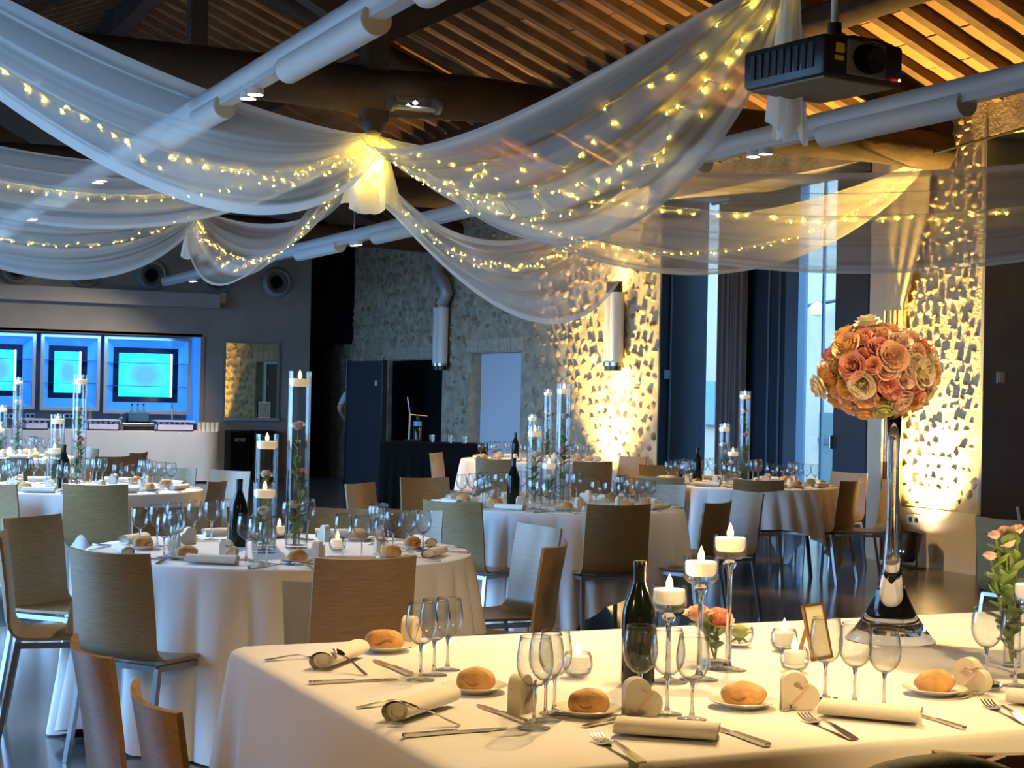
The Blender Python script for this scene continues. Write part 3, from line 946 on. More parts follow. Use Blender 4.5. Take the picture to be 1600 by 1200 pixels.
def make_chair():
    t = thing('dining_chair', '', 'chair')
    back = [(-.262, .82), (-.250, .76), (-.238, .70), (-.227, .64), (-.217, .58), (-.209, .53), (-.203, .485), (-.194, .455), (-.178, .430), (-.156, .416)]
    seat = [(-.156, .416), (-.130, .410), (-.09, .409), (-.03, .410), (.05, .413), (.14, .417), (.235, .419), (.285, .413), (.308, .397)]
    shell('backrest', back, lambda t_: .415 - .012 * (1 - t_), lambda t_: -.038 * (1 - t_ * .75), t)
    shell('seat', seat, lambda t_: .415 + .012 * t_, lambda t_: -.008 * (1 - t_), t)
    k = .021; zf = .388
    MB().sq((-.19, -.15, zf), (.19, -.15, zf), k).sq((-.19, .255, zf), (.19, .255, zf), k).sq((-.19, -.155, zf), (-.19, .26, zf), k).sq((.19, -.155, zf), (.19, .26, zf), k).build('seat_frame', M['chrome'], t, 0)
    for s in (-1, 1):
        MB().sq((s * .19, -.15, zf), (s * .205, -.215, 0), k).build('leg', M['chrome'], t, 0)
        MB().sq((s * .19, .255, zf), (s * .197, .275, 0), k).build('leg', M['chrome'], t, 0)
    return t
def at_table(x, y, f):
    """facing vector for a chair whose back top stands at pixel x, y"""
    p = onz(x, y, .82)
    if isinstance(f, str): d = Vector((*TAB[f], 0)) - Vector((p.x, p.y, 0))
    else: d = Vector((f[0], f[1], 0))
    d.normalize()
    return p, d
def chair(x, y, f, label, grp):
    p, d = at_table(x, y, f)
    loc = Vector((p.x, p.y, 0)) + d * .262
    place('chair', make_chair, loc, face(d.x, d.y), label, grp)
    return loc, d
GC = 'plywood chairs round the guest tables'
HC = 'chairs at the long table'
SEATS = {k: [] for k in TAB}
def tchair(k, x, y, label, f=None):
    loc, d = chair(x, y, f or k, label, GC)
    SEATS[k].append(d)
cf_ = lambda X, Y: (X * math.cos(_yaw) + Y * math.sin(_yaw), -X * math.sin(_yaw) + Y * math.cos(_yaw))
tchair('T1', 159, 864, 'large brown plywood chair at the front left of nearest round table', cf_(.50, .87))
tchair('T1', 577, 874, 'dark brown chair back centred before the nearest round table')
tchair('T1', 880, 853, 'brown chair seen edge on, rightmost at the nearest round table')
tchair('T1', 853, 823, 'pale sided chair facing left behind the edge-on brown chair')
tchair('T1', 40, 808, 'brown chair with its seat side visible, left of nearest round table')
tchair('T1', -10, 836, 'chair cut by the left picture edge with long dark legs', cf_(1, .25))
tchair('T1', 262, 793, 'brown chair behind the left glasses of nearest round table')
tchair('T1', 545, 795, 'olive chair hidden behind the glasses at back of nearest table')
tchair('T1', 640, 797, 'bluish lit chair at the back right of the nearest table')
tchair('T2', 150, 758, 'olive brown chair back in front of the table before the bar', cf_(-.25, 1))
tchair('T2', -22, 757, 'greenish chair back at left edge beside table before the bar', cf_(.35, 1))
tchair('T2', 348, 752, 'brown chair right of the table before the bar, beside a bottle')
tchair('T2', 366, 736, 'white lit chair standing just before the curved bar end')
tchair('T2', 272, 731, 'pale chair behind the glasses of the table before the bar')
tchair('T2', 92, 726, 'golden brown chair behind the short vase at left')
tchair('T6', 181, 714, 'dark brown chair against the white bar cloth')
tchair('T6', 150, 701, 'pale chair close to the bar behind the dark brown one')
tchair('T6', 222, 708, 'small pale chair edge before the bar cloth')
tchair('T6', 15, 717, 'olive chair back before the rear table at left edge')
tchair('T3', 701, 785, 'pale green lit chair left in front of the middle round table')
tchair('T3', 971, 790, 'very dark brown chair right in front of the middle round table')
tchair('T3', 1131, 786, 'brown chair back right of the middle table above the candles')
tchair('T3', 1176, 770, 'pale narrow chair side just right of the brown chair back')
tchair('T3', 660, 747, 'tan chair left behind the middle round table')
tchair('T3', 555, 756, 'light panelled chair standing alone on the dark floor', cf_(1, -.45))
tchair('T3', 1036, 757, 'silvery lit chair at the back right of the middle table')
tchair('T5', 773, 718, 'olive chair back centred before the far round table')
tchair('T5', 928, 722, 'brown chair right in front of the far round table')
tchair('T5', 676, 708, 'light panelled chair before the black buffet cloth', cf_(1, -.3))
tchair('T5', 993, 714, 'pinkish chair by the stone wall right of far table', cf_(-.8, -.7))
tchair('T4', 1187, 751, 'dark tan chair in front of the table by the windows')
tchair('T4', 1335, 752, 'grey brown chair with chrome legs right of the window table', cf_(-.85, .6))
tchair('T4', 1331, 739, 'yellow lit chair behind the grey brown chair at right')
tchair('T4', 1396, 752, 'thin yellow edge of a chair beside the curtained pier', cf_(-1, .02))
tchair('T4', 1030, 746, 'olive chair top left of the table by the windows', cf_(.5, .85))
tchair('T4', 1027, 727, 'orange lit chair behind the table by the windows')
chair(1568, 812, cf_(.75, .65), 'grey chair at the right edge behind the pink spray roses', 'chairs at the right picture edge')
chair(1592, 791, cf_(.9, -.5), 'bluish white chair top at the far right edge', 'chairs at the right picture edge')
chair(120, 1014, (1, .02), 'orange brown chair back, farther of two at lower left', HC)
chair(216, 1092, (1, -.02), 'orange brown chair back, nearer of two at lower left', HC)
chair(1625, 1176, (0.05, 1), 'dark chair back top at the lower right corner', HC)
jl, jd = chair(1440, 1206, (0.05, 1), 'chair under the dark jacket at the bottom edge', HC)
# jacket hung over that chair
def jfn(a, s):
    x = (a - .5) * .47
    sag = .075 * (abs(a - .55) * 2) ** 2
    fold = .02 * math.sin(19 * a + 1.2) + .006 * math.sin(43 * a)
    if s < .45:
        d = s / .45
        return (x * (1 + .05 * d), -.29 - .05 * (1 - d) + fold * (1.2 - d), .38 + (.835 - .38 - sag) * d)
    if s < .6:
        e = (s - .45) / .15 * PI
        return (x, -.262 - .028 * math.cos(e) + fold * .3, .835 - sag + .014 * math.sin(e))
    d = (s - .6) / .4
    return (x * (1 + .03 * d), -.234 + .06 * d + fold * d, .835 - sag - .3 * d)
j = MB().grid(40, 34, jfn).build('dark_jacket', mat('jacket_cloth', (.16, .16, .11), .8, var=.3, scale=9, bump=.3, bscale=30), None, 4, jl, face(jd.x, jd.y))
tag(j, 'dark olive jacket draped over a chair back at bottom right', 'jacket')

# ================================================================== LAMPS, PROJECTOR, BAR, BACKGROUND THINGS
ZP = 3.17
M['capbeige'] = mat('beige_cap', (.62, .54, .42), .6)
def ceiling_tube(u, v0, v1, shades, spots, label):
    """suspended lamp tube along the hall: upper pipe, half-round shades and twin spot heads below"""
    t = thing('ceiling_light_tube', label, 'ceiling light', (u, v0, ZP))
    MB().tube([(0, 0, 0), (0, v1 - v0, 0)], .062, 20).build('pipe', M['pipe'], t)
    MB().bx(-.04, .04, 0, v1 - v0, -.085, -.05).build('track', M['pipe'], t, 0)
    for a, c in shades:
        a, c = min(a, c), max(a, c)
        s_ = MB().tube([(0, a - v0, -.085), (0, c - v0, -.085)], .072, 24, cap=False).build('shade', M['shade'], t, 3)
        for y in (a - v0, c - v0): MB().lathe([(0, .004), (.066, .004), (.073, 0)], 24, M=Matrix.Translation((0, y, -.085)) @ Matrix.Rotation(R(90 if y == a - v0 else -90), 4, 'X')).build('end_cap', M['capbeige'], s_, .5)
    for v in spots:
        h = MB().lathe([(.038, .06), (.042, .05), (.046, 0), (.044, -.02)], 18, (0, v - v0, -.10)).lathe([(.038, .06), (.042, .05), (.046, 0), (.044, -.02)], 18, (0, v - v0 + .14, -.10)).build('spot_head', M['shade'], t)
        MB().lathe([(0, -.012), (.038, -.012)], 16, (0, v - v0, -.10)).lathe([(0, -.012), (.038, -.012)], 16, (0, v - v0 + .14, -.10)).build('spot_lens', M['lens'], h)
    for v in [a for a in TR if v0 < a < v1]: MB().tube([(0, v - v0, 0), (0, v - v0, .42)], .008, 6).build('hanger', M['chrome'], t)
    return t
M['lens'] = emat('spot_lens', (1, .9, .75), 14)
zy = lambda x, y: onz(x, y, ZP - .1).y
u1, u2 = 2.48, 5.98
ceiling_tube(u1, -.5, 25.8, [(zy(545, 30), zy(402, 108)), (zy(308, 165), zy(226, 215)), (4.9, 6.2), (13.6, 15.0), (17.5, 19)], [zy(372, 140), 4.35, 3.3, .3, 12.9, 16.2], 'white ceiling lamp tube crossing the upper left drapes')
ceiling_tube(u2, -.5, 25.8, [(zy(1463, 160), zy(1250, 212)), (zy(1068, 255), zy(965, 283)), (zy(634, 355), zy(565, 372)), (zy(510, 385), zy(455, 400))], [zy(1150, 232), zy(531, 378), 23.9, 5.4, 7.2, 13.1], 'white ceiling lamp tube running behind the projector')
# the spots that light the long table (tube heads out of frame above, plus added lamps)
def spot(loc, tgt, p, col, ang=60, blend=.6, r=.04):
    o = light('spot_beam', 'SPOT', loc, p, col, spot_size=R(ang), spot_blend=blend, shadow_soft_size=r)
    aim(o, tgt)
    return o
WARM = (1, .67, .29)
spot((3.0, 4.6, 3.05), (2.55, 3.7, .75), 170, WARM, 74)  # unseen lamp, set where the rose ball's shadow points back to
spot((u1, 3.3, 3.02), (1.3, 3.6, .6), 80, WARM, 80)
light('added_left_fill', 'POINT', (-.72, 2.7, 2.2), 24, (1, .63, .24), shadow_soft_size=.15)  # unseen warm fill added to brighten the lower left chair backs
spot((u1, .3, 3.03), (2.85, 3.3, 1.0), 230, WARM, 39)
spot((u2, 5.4, 3.03), (3.9, 3.6, .75), 80, WARM, 55)
spot((u1, zy(372, 140), 3.03), (*TAB['T1'], .75), 120, (1, .85, .68), 46)
spot((u1, 12.9, 3.03), (*TAB['T2'], .75), 330, (1, .90, .80), 52)
spot((u1, 16.2, 3.03), (*TAB['T6'], .75), 360, (1, .90, .80), 52)
spot((u2, 7.2, 3.03), (*TAB['T3'], .75), 230, (1, .78, .52), 42)
spot((u2, 13.1, 3.03), (*TAB['T4'], .75), 230, WARM, 50)
spot((u2, 23.9, 3.03), (4.6, 25.4, .8), 160, (1, .82, .62), 110)
spot((u2, zy(531, 378), 3.03), (*TAB['T5'], .75), 230, WARM, 48)

cs = thing('added_ceiling_spot', 'added unseen ceiling spotlight above the long table', 'spotlight', (3.0, 4.6, 3.05))  # unseen fixture added to carry the main table beam
MB().lathe([(.05, .0), (.055, .01), (.055, .14), (.03, .17), (0, .17)], 20).build('can', M['shade'], cs)
MB().lathe([(0, .012), (.048, .012)], 20).build('lens', M['lens'], cs)
MB().tube([(0, 0, .17), (0, 0, roofz(3.0) - 3.02)], .01, 8).build('rod', M['chrome'], cs)
# ---- projector -------------------------------------------------
pc = dep(1285, 108, 7.05)
pj = thing('projector', 'black ceiling projector hanging from a white pole', 'projector', (pc.x, pc.y, pc.z))
a0 = dep(1263, 100, 6.72)
pj.rotation_euler.z = R(8)
PW, PD, PHt = .46, .50, .17
MB().bev((0, 0, 0), (PW, PD, PHt), .018).build('body', M['blackpl'], pj)
MB().bev((0, 0, -PHt / 2 - .004), (PW - .05, PD - .05, .012), .004).build('base_plate', mat('projector_base', (.16, .14, .10), .6), pj, 0)
# front (towards the camera right): lens panel
fy_ = -PD / 2 - .006
MB().bev((.005, fy_, .0), (.22, .014, .145), .005).build('lens_panel', mat('projector_grey', (.15, .15, .155), .5), pj, 0)
ov = [(.095 * math.cos(a) * (1.0 if math.cos(a) > 0 else .9) + .005, .062 * math.sin(a)) for a in [2 * PI * i / 28 for i in range(28)]]
MB().prism([(x, z) for x, z in ov], 0, .008, Matrix.Translation((0, fy_ - .006, 0)) @ Matrix.Rotation(R(90), 4, 'X')).build('lens_opening', M['black'], pj, 0)
MB().lathe([(.05, 0), (.055, .012), (.045, .014), (.03, .006), (0, .012)], 24, M=Matrix.Translation((.04, fy_ - .012, 0)) @ Matrix.Rotation(R(90), 4, 'X')).build('lens', mat('lens_glass', (.02, .02, .03), .08), pj)
yl = mat('warning_yellow', (.62, .48, .03), .6)
MB().bx(-.165, -.122, fy_ - .002, fy_ + .006, .012, .05).build('warning_label', yl, pj, 0)
MB().bx(-.172, -.125, fy_ - .002, fy_ + .006, -.02, -.002).build('warning_label', yl, pj, 0)
MB().lathe([(0, .0), (.006, 0), (.006, .006), (0, .007)], 10, M=Matrix.Translation((.195, fy_ - .002, -.065)) @ Matrix.Rotation(R(90), 4, 'X')).build('power_light', emat('red_led', (1, .08, .06), 6), pj)
for i in range(9): MB().bx(-PW / 2 - .006, -PW / 2 + .004, -.19 + i * .045, -.165 + i * .045, -.05, .055).build('vent_slat', M['blackpl'], pj, 0)
MB().bx(-.06, .06, -.05, .09, PHt / 2, PHt / 2 + .03).build('mount', M['blackpl'], pj, 0)
MB().tube([(-.03, -.1, PHt / 2 + .03), (-.03, -.1, PHt / 2 + .09)], .03, 14).build('collar', M['blackpl'], pj)
MB().tube([(-.03, -.1, PHt / 2 + .08), (-.03, -.1, 1.1)], .017, 12).build('pole', mat('pole_white', (.7, .7, .7), .4), pj)
MB().tube([(0, -.06, .13), (.06, -.12, .12), (.14, -.17, .115), (.2, -.21, .09), (.225, -.22, .04)], .007, 6).tube([(0, -.04, .12), (.08, -.1, .135), (.17, -.15, .12), (.215, -.18, .08), (.232, -.19, .03)], .006, 6).build('cable', M['blackpl'], pj)

# ---- emergency lamp on the tie beam -------------------------------------------------
a, c = dep(612, 160, 11.9), dep(682, 166, 12.1)
em = thing('emergency_lamp', 'clear tubular emergency lamp with a bright white diode', 'lamp', a)
d = c - a
MB().tube([Vector((0, 0, 0)), d], .055, 20, cap=False).build('clear_tube', M['vglass'], em)
MB().tube([-d * .04, d * .04], .062, 18).tube([d * .96, d * 1.05], .062, 18).build('end_cap', M['chrome'], em)
MB().tube([d * .05 - Vector((0, 0, .03)), d * .95 - Vector((0, 0, .03))], .016, 8).build('gear_tray', M['shade'], em)
MB().lathe([(0, -.016), (.02, 0), (0, .016)], 12, d * .52 + Vector((0, 0, .012))).build('white_diode', emat('diode', (.85, .9, 1), 30), em)
MB().lathe([(0, -.012), (.012, 0), (0, .012)], 8, d * .2 - Vector((0, -.02, .02))).build('green_diode', emat('green_diode', (.1, 1, .3), 5), em)
MB().tube([d * .1 + Vector((0, .1, .0)), d * .1 + Vector((0, .35, .05))], .012, 6).build('bracket', M['blackpl'], em)

# ---- wall lamps on the stone wall -------------------------------------------------
def wall_lamp():
    t = thing('wall_lamp', '', 'wall lamp')
    for y, r_ in ((-.075, .085), (.075, .085)):
        MB().tube([(-.13, y, -.42), (-.13, y, .42)], r_, 20).build('shade_tube', M['shade'], t)
    MB().tube([(-.13, -.075, .42), (-.13, -.075, .55)], .06, 16).tube([(-.13, .075, .42), (-.13, .075, .55)], .06, 16).build('cap', M['blackpl'], t)
    MB().tube([(-.13, -.075, -.42), (-.13, -.075, -.46)], .088, 20).tube([(-.13, .075, -.42), (-.13, .075, -.46)], .088, 20).build('chrome_ring', M['chrome'], t)
    MB().tube([(-.13, -.075, -.46), (-.13, -.075, -.52)], .07, 20).tube([(-.13, .075, -.46), (-.13, .075, -.52)], .07, 20).build('base_cup', M['blackpl'], t)
    MB().bx(-.06, 0, -.05, .05, -.3, .3).build('backplate', M['darkgrey'], t, 0)
    return t
p = onu(959, 512, UW - .13)
place('wl', wall_lamp, (UW, p.y, p.z), 0, 'twin tube wall lamp glowing in the yellow light', 'twin tube wall lamps')
light('wall_lamp_up', 'POINT', (UW - .16, p.y + .05, p.z + .66), 13, (1, .68, .24), shadow_soft_size=.05)
light('wall_lamp_down', 'POINT', (UW - .16, p.y, p.z - .62), 14, (1, .68, .24), shadow_soft_size=.05)
place('wl', wall_lamp, (UL, 2.7, 2.2), PI, 'added unseen twin tube wall lamp on the left wall near camera', 'twin tube wall lamps')  # unseen copy added to stand at the left fill light
p = onu(688, 524, UW - .13)
place('wl', wall_lamp, (UW, p.y, p.z), 0, 'twin tube wall lamp on the dark stone beside doorway', 'twin tube wall lamps')
P = [onu(x, y, UW - .15) for x, y in ((690, 474), (698, 458), (693, 440), (684, 428), (684, 400))]
du = tag(MB().tube(P, .09, 16).build('curved_duct', mat('duct_grey', (.38, .39, .41), .4, .2), None, 1.2), 'curved grey duct above the wall lamp on dark stone', 'duct')
# ---- par cans washing the stone -------------------------------------------------
YEL = (1, .62, .13)
def parcan(loc, label, power, tilt):
    t = thing('floor_spotlight', label, 'spotlight', loc)
    Mx = Matrix.Translation((0, 0, .17)) @ Matrix.Rotation(R(tilt), 4, 'Y')
    MB().lathe([(0, -.11), (.055, -.105), (.085, -.06), (.09, 0), (.09, .13), (.096, .135), (.096, .155), (.086, .155), (.084, .02), (0, .0)], 28, M=Mx).build('can', M['blackpl'], t)
    MB().lathe([(0, .12), (.083, .12)], 24, M=Mx).build('lens', emat('par_lens', (1, .86, .6), 25), t)
    MB().tube([(0, -.1, .17), (0, -.11, .04), (0, -.09, .012), (0, .09, .012), (0, .11, .04), (0, .1, .17)], .01, 6).build('yoke', M['blackpl'], t)
    MB().bev((0, 0, .012), (.2, .24, .02), .006).build('foot_plate', M['blackpl'], t, 0)
    MB().tube([(.0, .02, .1), (-.02, .16, .12), (.02, .2, .05), (0, .25, .01), (.05, .4, .01)], .007, 6).build('cable', M['blackpl'], t)
    for y in (-.04, 0, .04): MB().lathe([(0, 0), (.009, 0), (0, .006)], 8, M=Mx @ Matrix.Translation((-.088, y, -.03)) @ Matrix.Rotation(R(-90), 4, 'Y')).build('vent_hole', emat('vent_glow', (1, .9, .7), 2), t)
    o = light('par_beam', 'SPOT', (0, 0, 0), power, YEL, t, spot_size=R(105), spot_blend=1.0, shadow_soft_size=.05)
    o.matrix_local = Mx @ Matrix.Translation((0, 0, .135)) @ Matrix.Rotation(R(180), 4, 'X')
    return t
p = onz(1446, 888, 0)
parcan((UW - .24, p.y, 0), 'black floor spotlight shining up the stone pier', 1900, 12)
parcan((UW - .5, 17.45, 0), 'floor spotlight behind the far table lighting the wall', 1150, 9)
# ---- sockets, switches -------------------------------------------------
def plate_on(px, py, u, sy, sz, label, name='wall_socket', holes=2, m_='white'):
    p = onu(px, py, u)
    t = thing(name, label, 'socket' if holes else 'switch', (u, p.y, p.z))
    MB().bev((-.006, 0, 0), (.014, sy, sz), .004).build('cover', mat(name + '_cover', (.5, .48, .42), .4), t, 0)
    for i in range(holes):
        y = (i - (holes - 1) / 2) * sy * .42
        MB().lathe([(0, .004), (.022, .004), (.026, .0)], 14, M=Matrix.Translation((-.013, y, 0)) @ Matrix.Rotation(R(-90), 4, 'Y')).build('outlet', M['blackpl'], t)
    return t
plate_on(1429, 812, UW - .016, .2, .1, 'double wall socket behind the floor spotlight')
def jamb_switch(px, py, v, label, col):
    p = onv(px, py, v)
    t = thing('light_switch', label, 'switch', (p.x, v, p.z))
    MB().bev((0, -.006, 0), (.09, .014, .10), .004).build('cover', mat('switch_cover', col, .4), t, 0)
    MB().bev((0, -.014, 0), (.045, .008, .06), .003).build('rocker', mat('switch_rocker', col, .4), t, 0)
jamb_switch(1563, 590, 10.93, 'pale light switch on the dark grey jamb panel', (.55, .58, .6))
jamb_switch(1043, 585, 16.37, 'blue tinted switch on the dark blue jamb', (.10, .22, .38))
# bulb garland with a tag hanging down the pier
P = [onu(x, y, UW - .06) for x, y in ((1424, 672), (1426, 700), (1424, 735), (1425, 757), (1428, 771))]
gl_ = thing('bulb_garland', 'short hanging strand of warm bulbs beside the pier edge', 'string lights', P[0])
MB().tube([p - P[0] for p in P], .003, 5).build('wire', M['wire'], gl_)
for p in P[:4]: obj('bulb', BLB, gl_, p - P[0], 0).scale = (1.6, 1.6, 1.6)
MB().bev((0, 0, 0), (.01, .06, .1), .003, Matrix.Translation(P[4] - P[0])).build('paper_tag', M['card'], gl_, 0)
# ---- curtains -------------------------------------------------
def curtain(pts, z0, z1, n, amp, m_, label, band=None):
    """pleated cloth hung along a line of floor points"""
    a, c = Vector(pts[0]), Vector(pts[1])
    L_ = (c - a).length
    d = (c - a).normalized(); no = Vector((d.y, -d.x, 0))
    def mk(za, zb, tw):
        def fn(s, t_):
            p = a + d * (L_ * s) * tw(t_) + no * (amp * math.sin(2 * PI * n * s) + .3 * amp * math.sin(2 * PI * n * 2.7 * s + 1))
            return (p.x, p.y, za + (zb - za) * t_)
        return MB().grid(n * 12, 12, fn)
    return mk
cu = thing('grey_curtain', 'gathered grey brown curtain beside the narrow tall window', 'curtain', (0, 0, 0))
a, c = onu(1164, 600, UG - .14), onu(1122, 600, UG - .14)
mk = curtain([(UG - .14, a.y, 0), (UG - .14, c.y, 0)], 0, 3.7, 6, .035, None, '')
mk(.03, 3.68, lambda t_: 1).build('pleats', mat('grey_curtain', (.10, .085, .085), .9, var=.1), cu, 4)
MB().tube([(UG - .14, a.y - .2, 3.7), (UG - .14, c.y + .2, 3.7)], .015, 8).build('rail', M['blackpl'], cu)
cu = thing('cream_curtain', 'cream curtain with a brown band hanging at the pier', 'curtain', (0, 0, 0))
ya, yc = onu(1409, 600, UW - .09).y, onu(1382, 600, UW - .09).y
mk = curtain([(UW - .09, ya, 0), (UW - .09, yc, 0)], 0, 3.7, 5, .03, None, '')
zb = onu(1395, 722, UW - .09).z
mk(zb, 2.3, lambda t_: 1).build('cream_pleats', mat('cream_curtain', (.60, .50, .32), .9), cu, 4)
mk(.02, zb, lambda t_: 1).build('brown_band', mat('brown_curtain', (.16, .10, .06), .9), cu, 4)
y2 = onu(1450, 440, UW - .09).y
def upf(s, t_):
    y0 = ya + (y2 - ya) * min(1, t_ * 1.6)
    y1 = yc
    return (UW - .09 + .005 * math.sin(2 * PI * 3 * s), y0 + (y1 - y0) * s, 2.3 + 1.35 * t_)
MB().grid(60, 14, upf).build('gathered_top', bpy.data.materials['cream_curtain'], cu, 4)

# ---- black screen, buffet, person in the dark passage -------------------------------------------------
a, c = onz(597, 764, 0), onz(541, 757, 0)
zs = dep(568, 563, depth((a + c) / 2)).z
sd = (c - a); 
s_ = thing('folding_screen', 'dark blue standing screen beside the black doorway', 'screen', (a + c) / 2)
s_.rotation_euler.z = math.atan2(sd.y, sd.x)
MB().bev((0, 0, zs / 2), (sd.length, .05, zs - .02), .008).build('panel', mat('screen_blue', (.007, .011, .019), .7, var=.1), s_, 0)
for s in (-1, 1): MB().bx(s * sd.length / 2 - .015, s * sd.length / 2 + .015, -.04, .04, 0, zs).build('post', M['blackpl'], s_, 0)
MB().bx(-sd.length / 2 + .2 - sd.length * .02, -sd.length / 2 + .215, .03, .05, zs * .80, zs * .84).build('latch', M['shade'], s_, 0)
# buffet under a black cloth
zt_ = .86
b0, b1 = onz(745, 694, zt_), onz(594, 690, zt_)
bl = thing('buffet_table', 'buffet table under a floor length black cloth', 'table', (b0.x, b0.y, 0))
dv = Vector((b1.x - b0.x, b1.y - b0.y, 0)); Lb = dv.length
bl.rotation_euler.z = math.atan2(dv.y, dv.x)
def bfn(s, t_):
    return None
MB().bev((Lb / 2, .35 * -1, zt_ - .02), (Lb, .7, .04), .008).build('tabletop', M['black'], bl, 0)
def skirt(L_, W_, H_, n=60, amp=.015):
    P = []
    per_ = 2 * (L_ + W_)
    k = n
    for i in range(k):
        d_ = i / k * per_
        if d_ < L_: P.append((d_, 0, 0, 1))
        elif d_ < L_ + W_: P.append((L_, -(d_ - L_), 1, 0))
        elif d_ < 2 * L_ + W_: P.append((L_ - (d_ - L_ - W_), -W_, 0, -1))
        else: P.append((0, -W_ + (d_ - 2 * L_ - W_), -1, 0))
    def fn(s, t_):
        x, y, nx, ny = P[int(round(s * k)) % k]
        e = amp * math.sin(s * 2 * PI * 34) * t_ + .02 * t_
        return (x + nx * e, y + ny * e, H_ * (1 - t_))
    return MB().grid(k, 6, fn, wrap=True)
skirt(Lb, .7, zt_ - .01, 240).build('cloth_skirt', M['black'], bl, 4)
def bufpt(px, py): return onz(px, py, zt_ + .004)
p = bufpt(645, 689)
dsp = thing('corkscrew_stand', 'steel lever corkscrew stand on the black buffet', 'corkscrew', p)
MB().bev((0, 0, .01), (.16, .14, .02), .005).build('base', M['blackpl'], dsp, 0)
MB().tube([(-.05, 0, .02), (-.045, 0, .33)], .012, 8).build('column', M['chrome'], dsp)
MB().tube([(-.045, 0, .33), (.2, .05, .31)], .012, 8).tube([(-.045, 0, .33), (-.09, -.02, .55)], .008, 6).build('lever', M['chrome'], dsp)
MB().lathe([(0, .02), (.05, .02), (.05, .2), (.02, .26), (.02, .3), (0, .3)], 14, (.06, 0, 0)).build('bottle', M['bottle'], dsp)
MB().tube([(.06, 0, .19), (.06, 0, .245)], .052, 14).build('blue_label', mat('blue_label', (.05, .35, .75), .5), dsp)
def tumbler():
    t = thing('tumbler', '', 'glass')
    MB().lathe([(0, .004), (.03, .004), (.034, .09), (.0345, .09), (.031, 0), (0, 0)], 16).build('cup', M['rim'], t)
    return t
for (x, y), l in zip(((675, 691), (703, 692), (726, 693)), ('left of three on the black buffet', 'middle of three on the black buffet', 'right of three on the black buffet')):
    place('tumbler', tumbler, bufpt(x, y), 0, 'small clear tumbler, ' + l, 'tumblers on the black buffet')
# person mostly hidden behind the screen, one bent arm showing
pp = dep(553, 690, depth(s_.location) + 1.0)
fx = MB()
V = [(0, 0, .95), (0, 0, 1.15), (0, 0, 1.38), (0, 0, 1.50), (0, .01, 1.60), (0, .0, 1.72), (-.17, 0, 1.43), (-.30, -.02, 1.20), (-.12, .10, 1.03), (-.06, .13, 1.0),
     (.17, 0, 1.43), (.24, 0, 1.15), (.25, .05, .9), (-.1, 0, .9), (-.11, .02, .5), (-.11, 0, .06), (-.11, .14, .03), (.1, 0, .9), (.11, .02, .5), (.11, 0, .06), (.11, .14, .03)]
E_ = [(0, 1), (1, 2), (2, 3), (3, 4), (4, 5), (2, 6), (6, 7), (7, 8), (8, 9), (2, 10), (10, 11), (11, 12), (0, 13), (13, 14), (14, 15), (15, 16), (0, 17), (17, 18), (18, 19), (19, 20)]
RD = [.15, .14, .16, .06, .09, .09, .065, .048, .035, .03, .065, .045, .035, .09, .065, .05, .04, .09, .065, .05, .04]
me = bpy.data.meshes.new('person')
me.from_pydata(V, E_, [])
po = obj('person', me, None, (pp.x, pp.y, 0), R(10))
sk = po.modifiers.new('skin', 'SKIN'); sb = po.modifiers.new('sub', 'SUBSURF'); sb.levels = sb.render_levels = 2
for i, r_ in enumerate(RD): me.skin_vertices[0].data[i].radius = (r_, r_ * .85)
me.skin_vertices[0].data[0].use_root = True
def personmat():
    ma, nt, N, L, b = newmat('person_skin_and_clothes')
    tc = N.new('ShaderNodeTexCoord'); sx = N.new('ShaderNodeSeparateXYZ'); L.new(tc.outputs['Object'], sx.inputs[0])
    cr = N.new('ShaderNodeValToRGB'); cr.color_ramp.interpolation = 'CONSTANT'
    mr = N.new('ShaderNodeMapRange'); mr.inputs[1].default_value = 0; mr.inputs[2].default_value = 1.8
    L.new(sx.outputs[2], mr.inputs[0]); L.new(mr.outputs[0], cr.inputs[0])
    e = cr.color_ramp.elements
    e[0].color = (.01, .01, .012, 1); e[1].position = .96 / 1.8; e[1].color = (.45, .28, .2, 1)
    x = e.new(1.27 / 1.8); x.color = (.55, .55, .58, 1)
    x = e.new(1.5 / 1.8); x.color = (.45, .28, .2, 1)
    L.new(cr.outputs[0], b.inputs['Base Color'])
    return ma
me.materials.append(personmat())
tag(po, 'person in a pale short sleeved shirt, bent arm beside dark screen', 'person')

# ---- bar table and what stands on it -------------------------------------------------
zb_ = .80
f0, f1 = onz(345, 679, zb_), onz(0, 670, zb_)
yb = 25.15
xr_ = onv(352, 690, yb).x
bt = thing('bar_table', 'long bar table with rounded end under a white floor length cloth', 'table', (0, 0, 0))
BL0, BL1, BW = UL + 2.2, xr_, .85
def barper(n=200):
    P = []
    r_ = BW / 2
    L_ = BL1 - r_ - BL0
    tot = 2 * L_ + PI * r_
    for i in range(n):
        d_ = i / (n - 1) * tot
        if d_ < L_: P.append((BL0 + d_, yb, 0, -1))
        elif d_ < L_ + PI * r_:
            a = -PI / 2 + (d_ - L_) / r_
            P.append((BL1 - r_ + math.cos(a) * r_, yb + r_ + math.sin(a) * r_, math.cos(a), math.sin(a)))
        else: P.append((BL1 - r_ - (d_ - L_ - PI * r_), yb + BW, 0, 1))
    return P
BP = barper()
MB().prism([(x, y) for x, y, _, _ in BP], zb_ - .04, zb_).build('tabletop', M['cloth'], bt, 0)
def bskirt(s, t_):
    x, y, nx, ny = BP[int(round(s * 199))]
    e = .012 * math.sin(s * 70) * t_ + .02 * t_ + .01 * math.sin(s * 190 + 3 * t_) * t_
    return (x + nx * e, y + ny * e, (zb_ + .001) - (zb_ - .03) * t_)
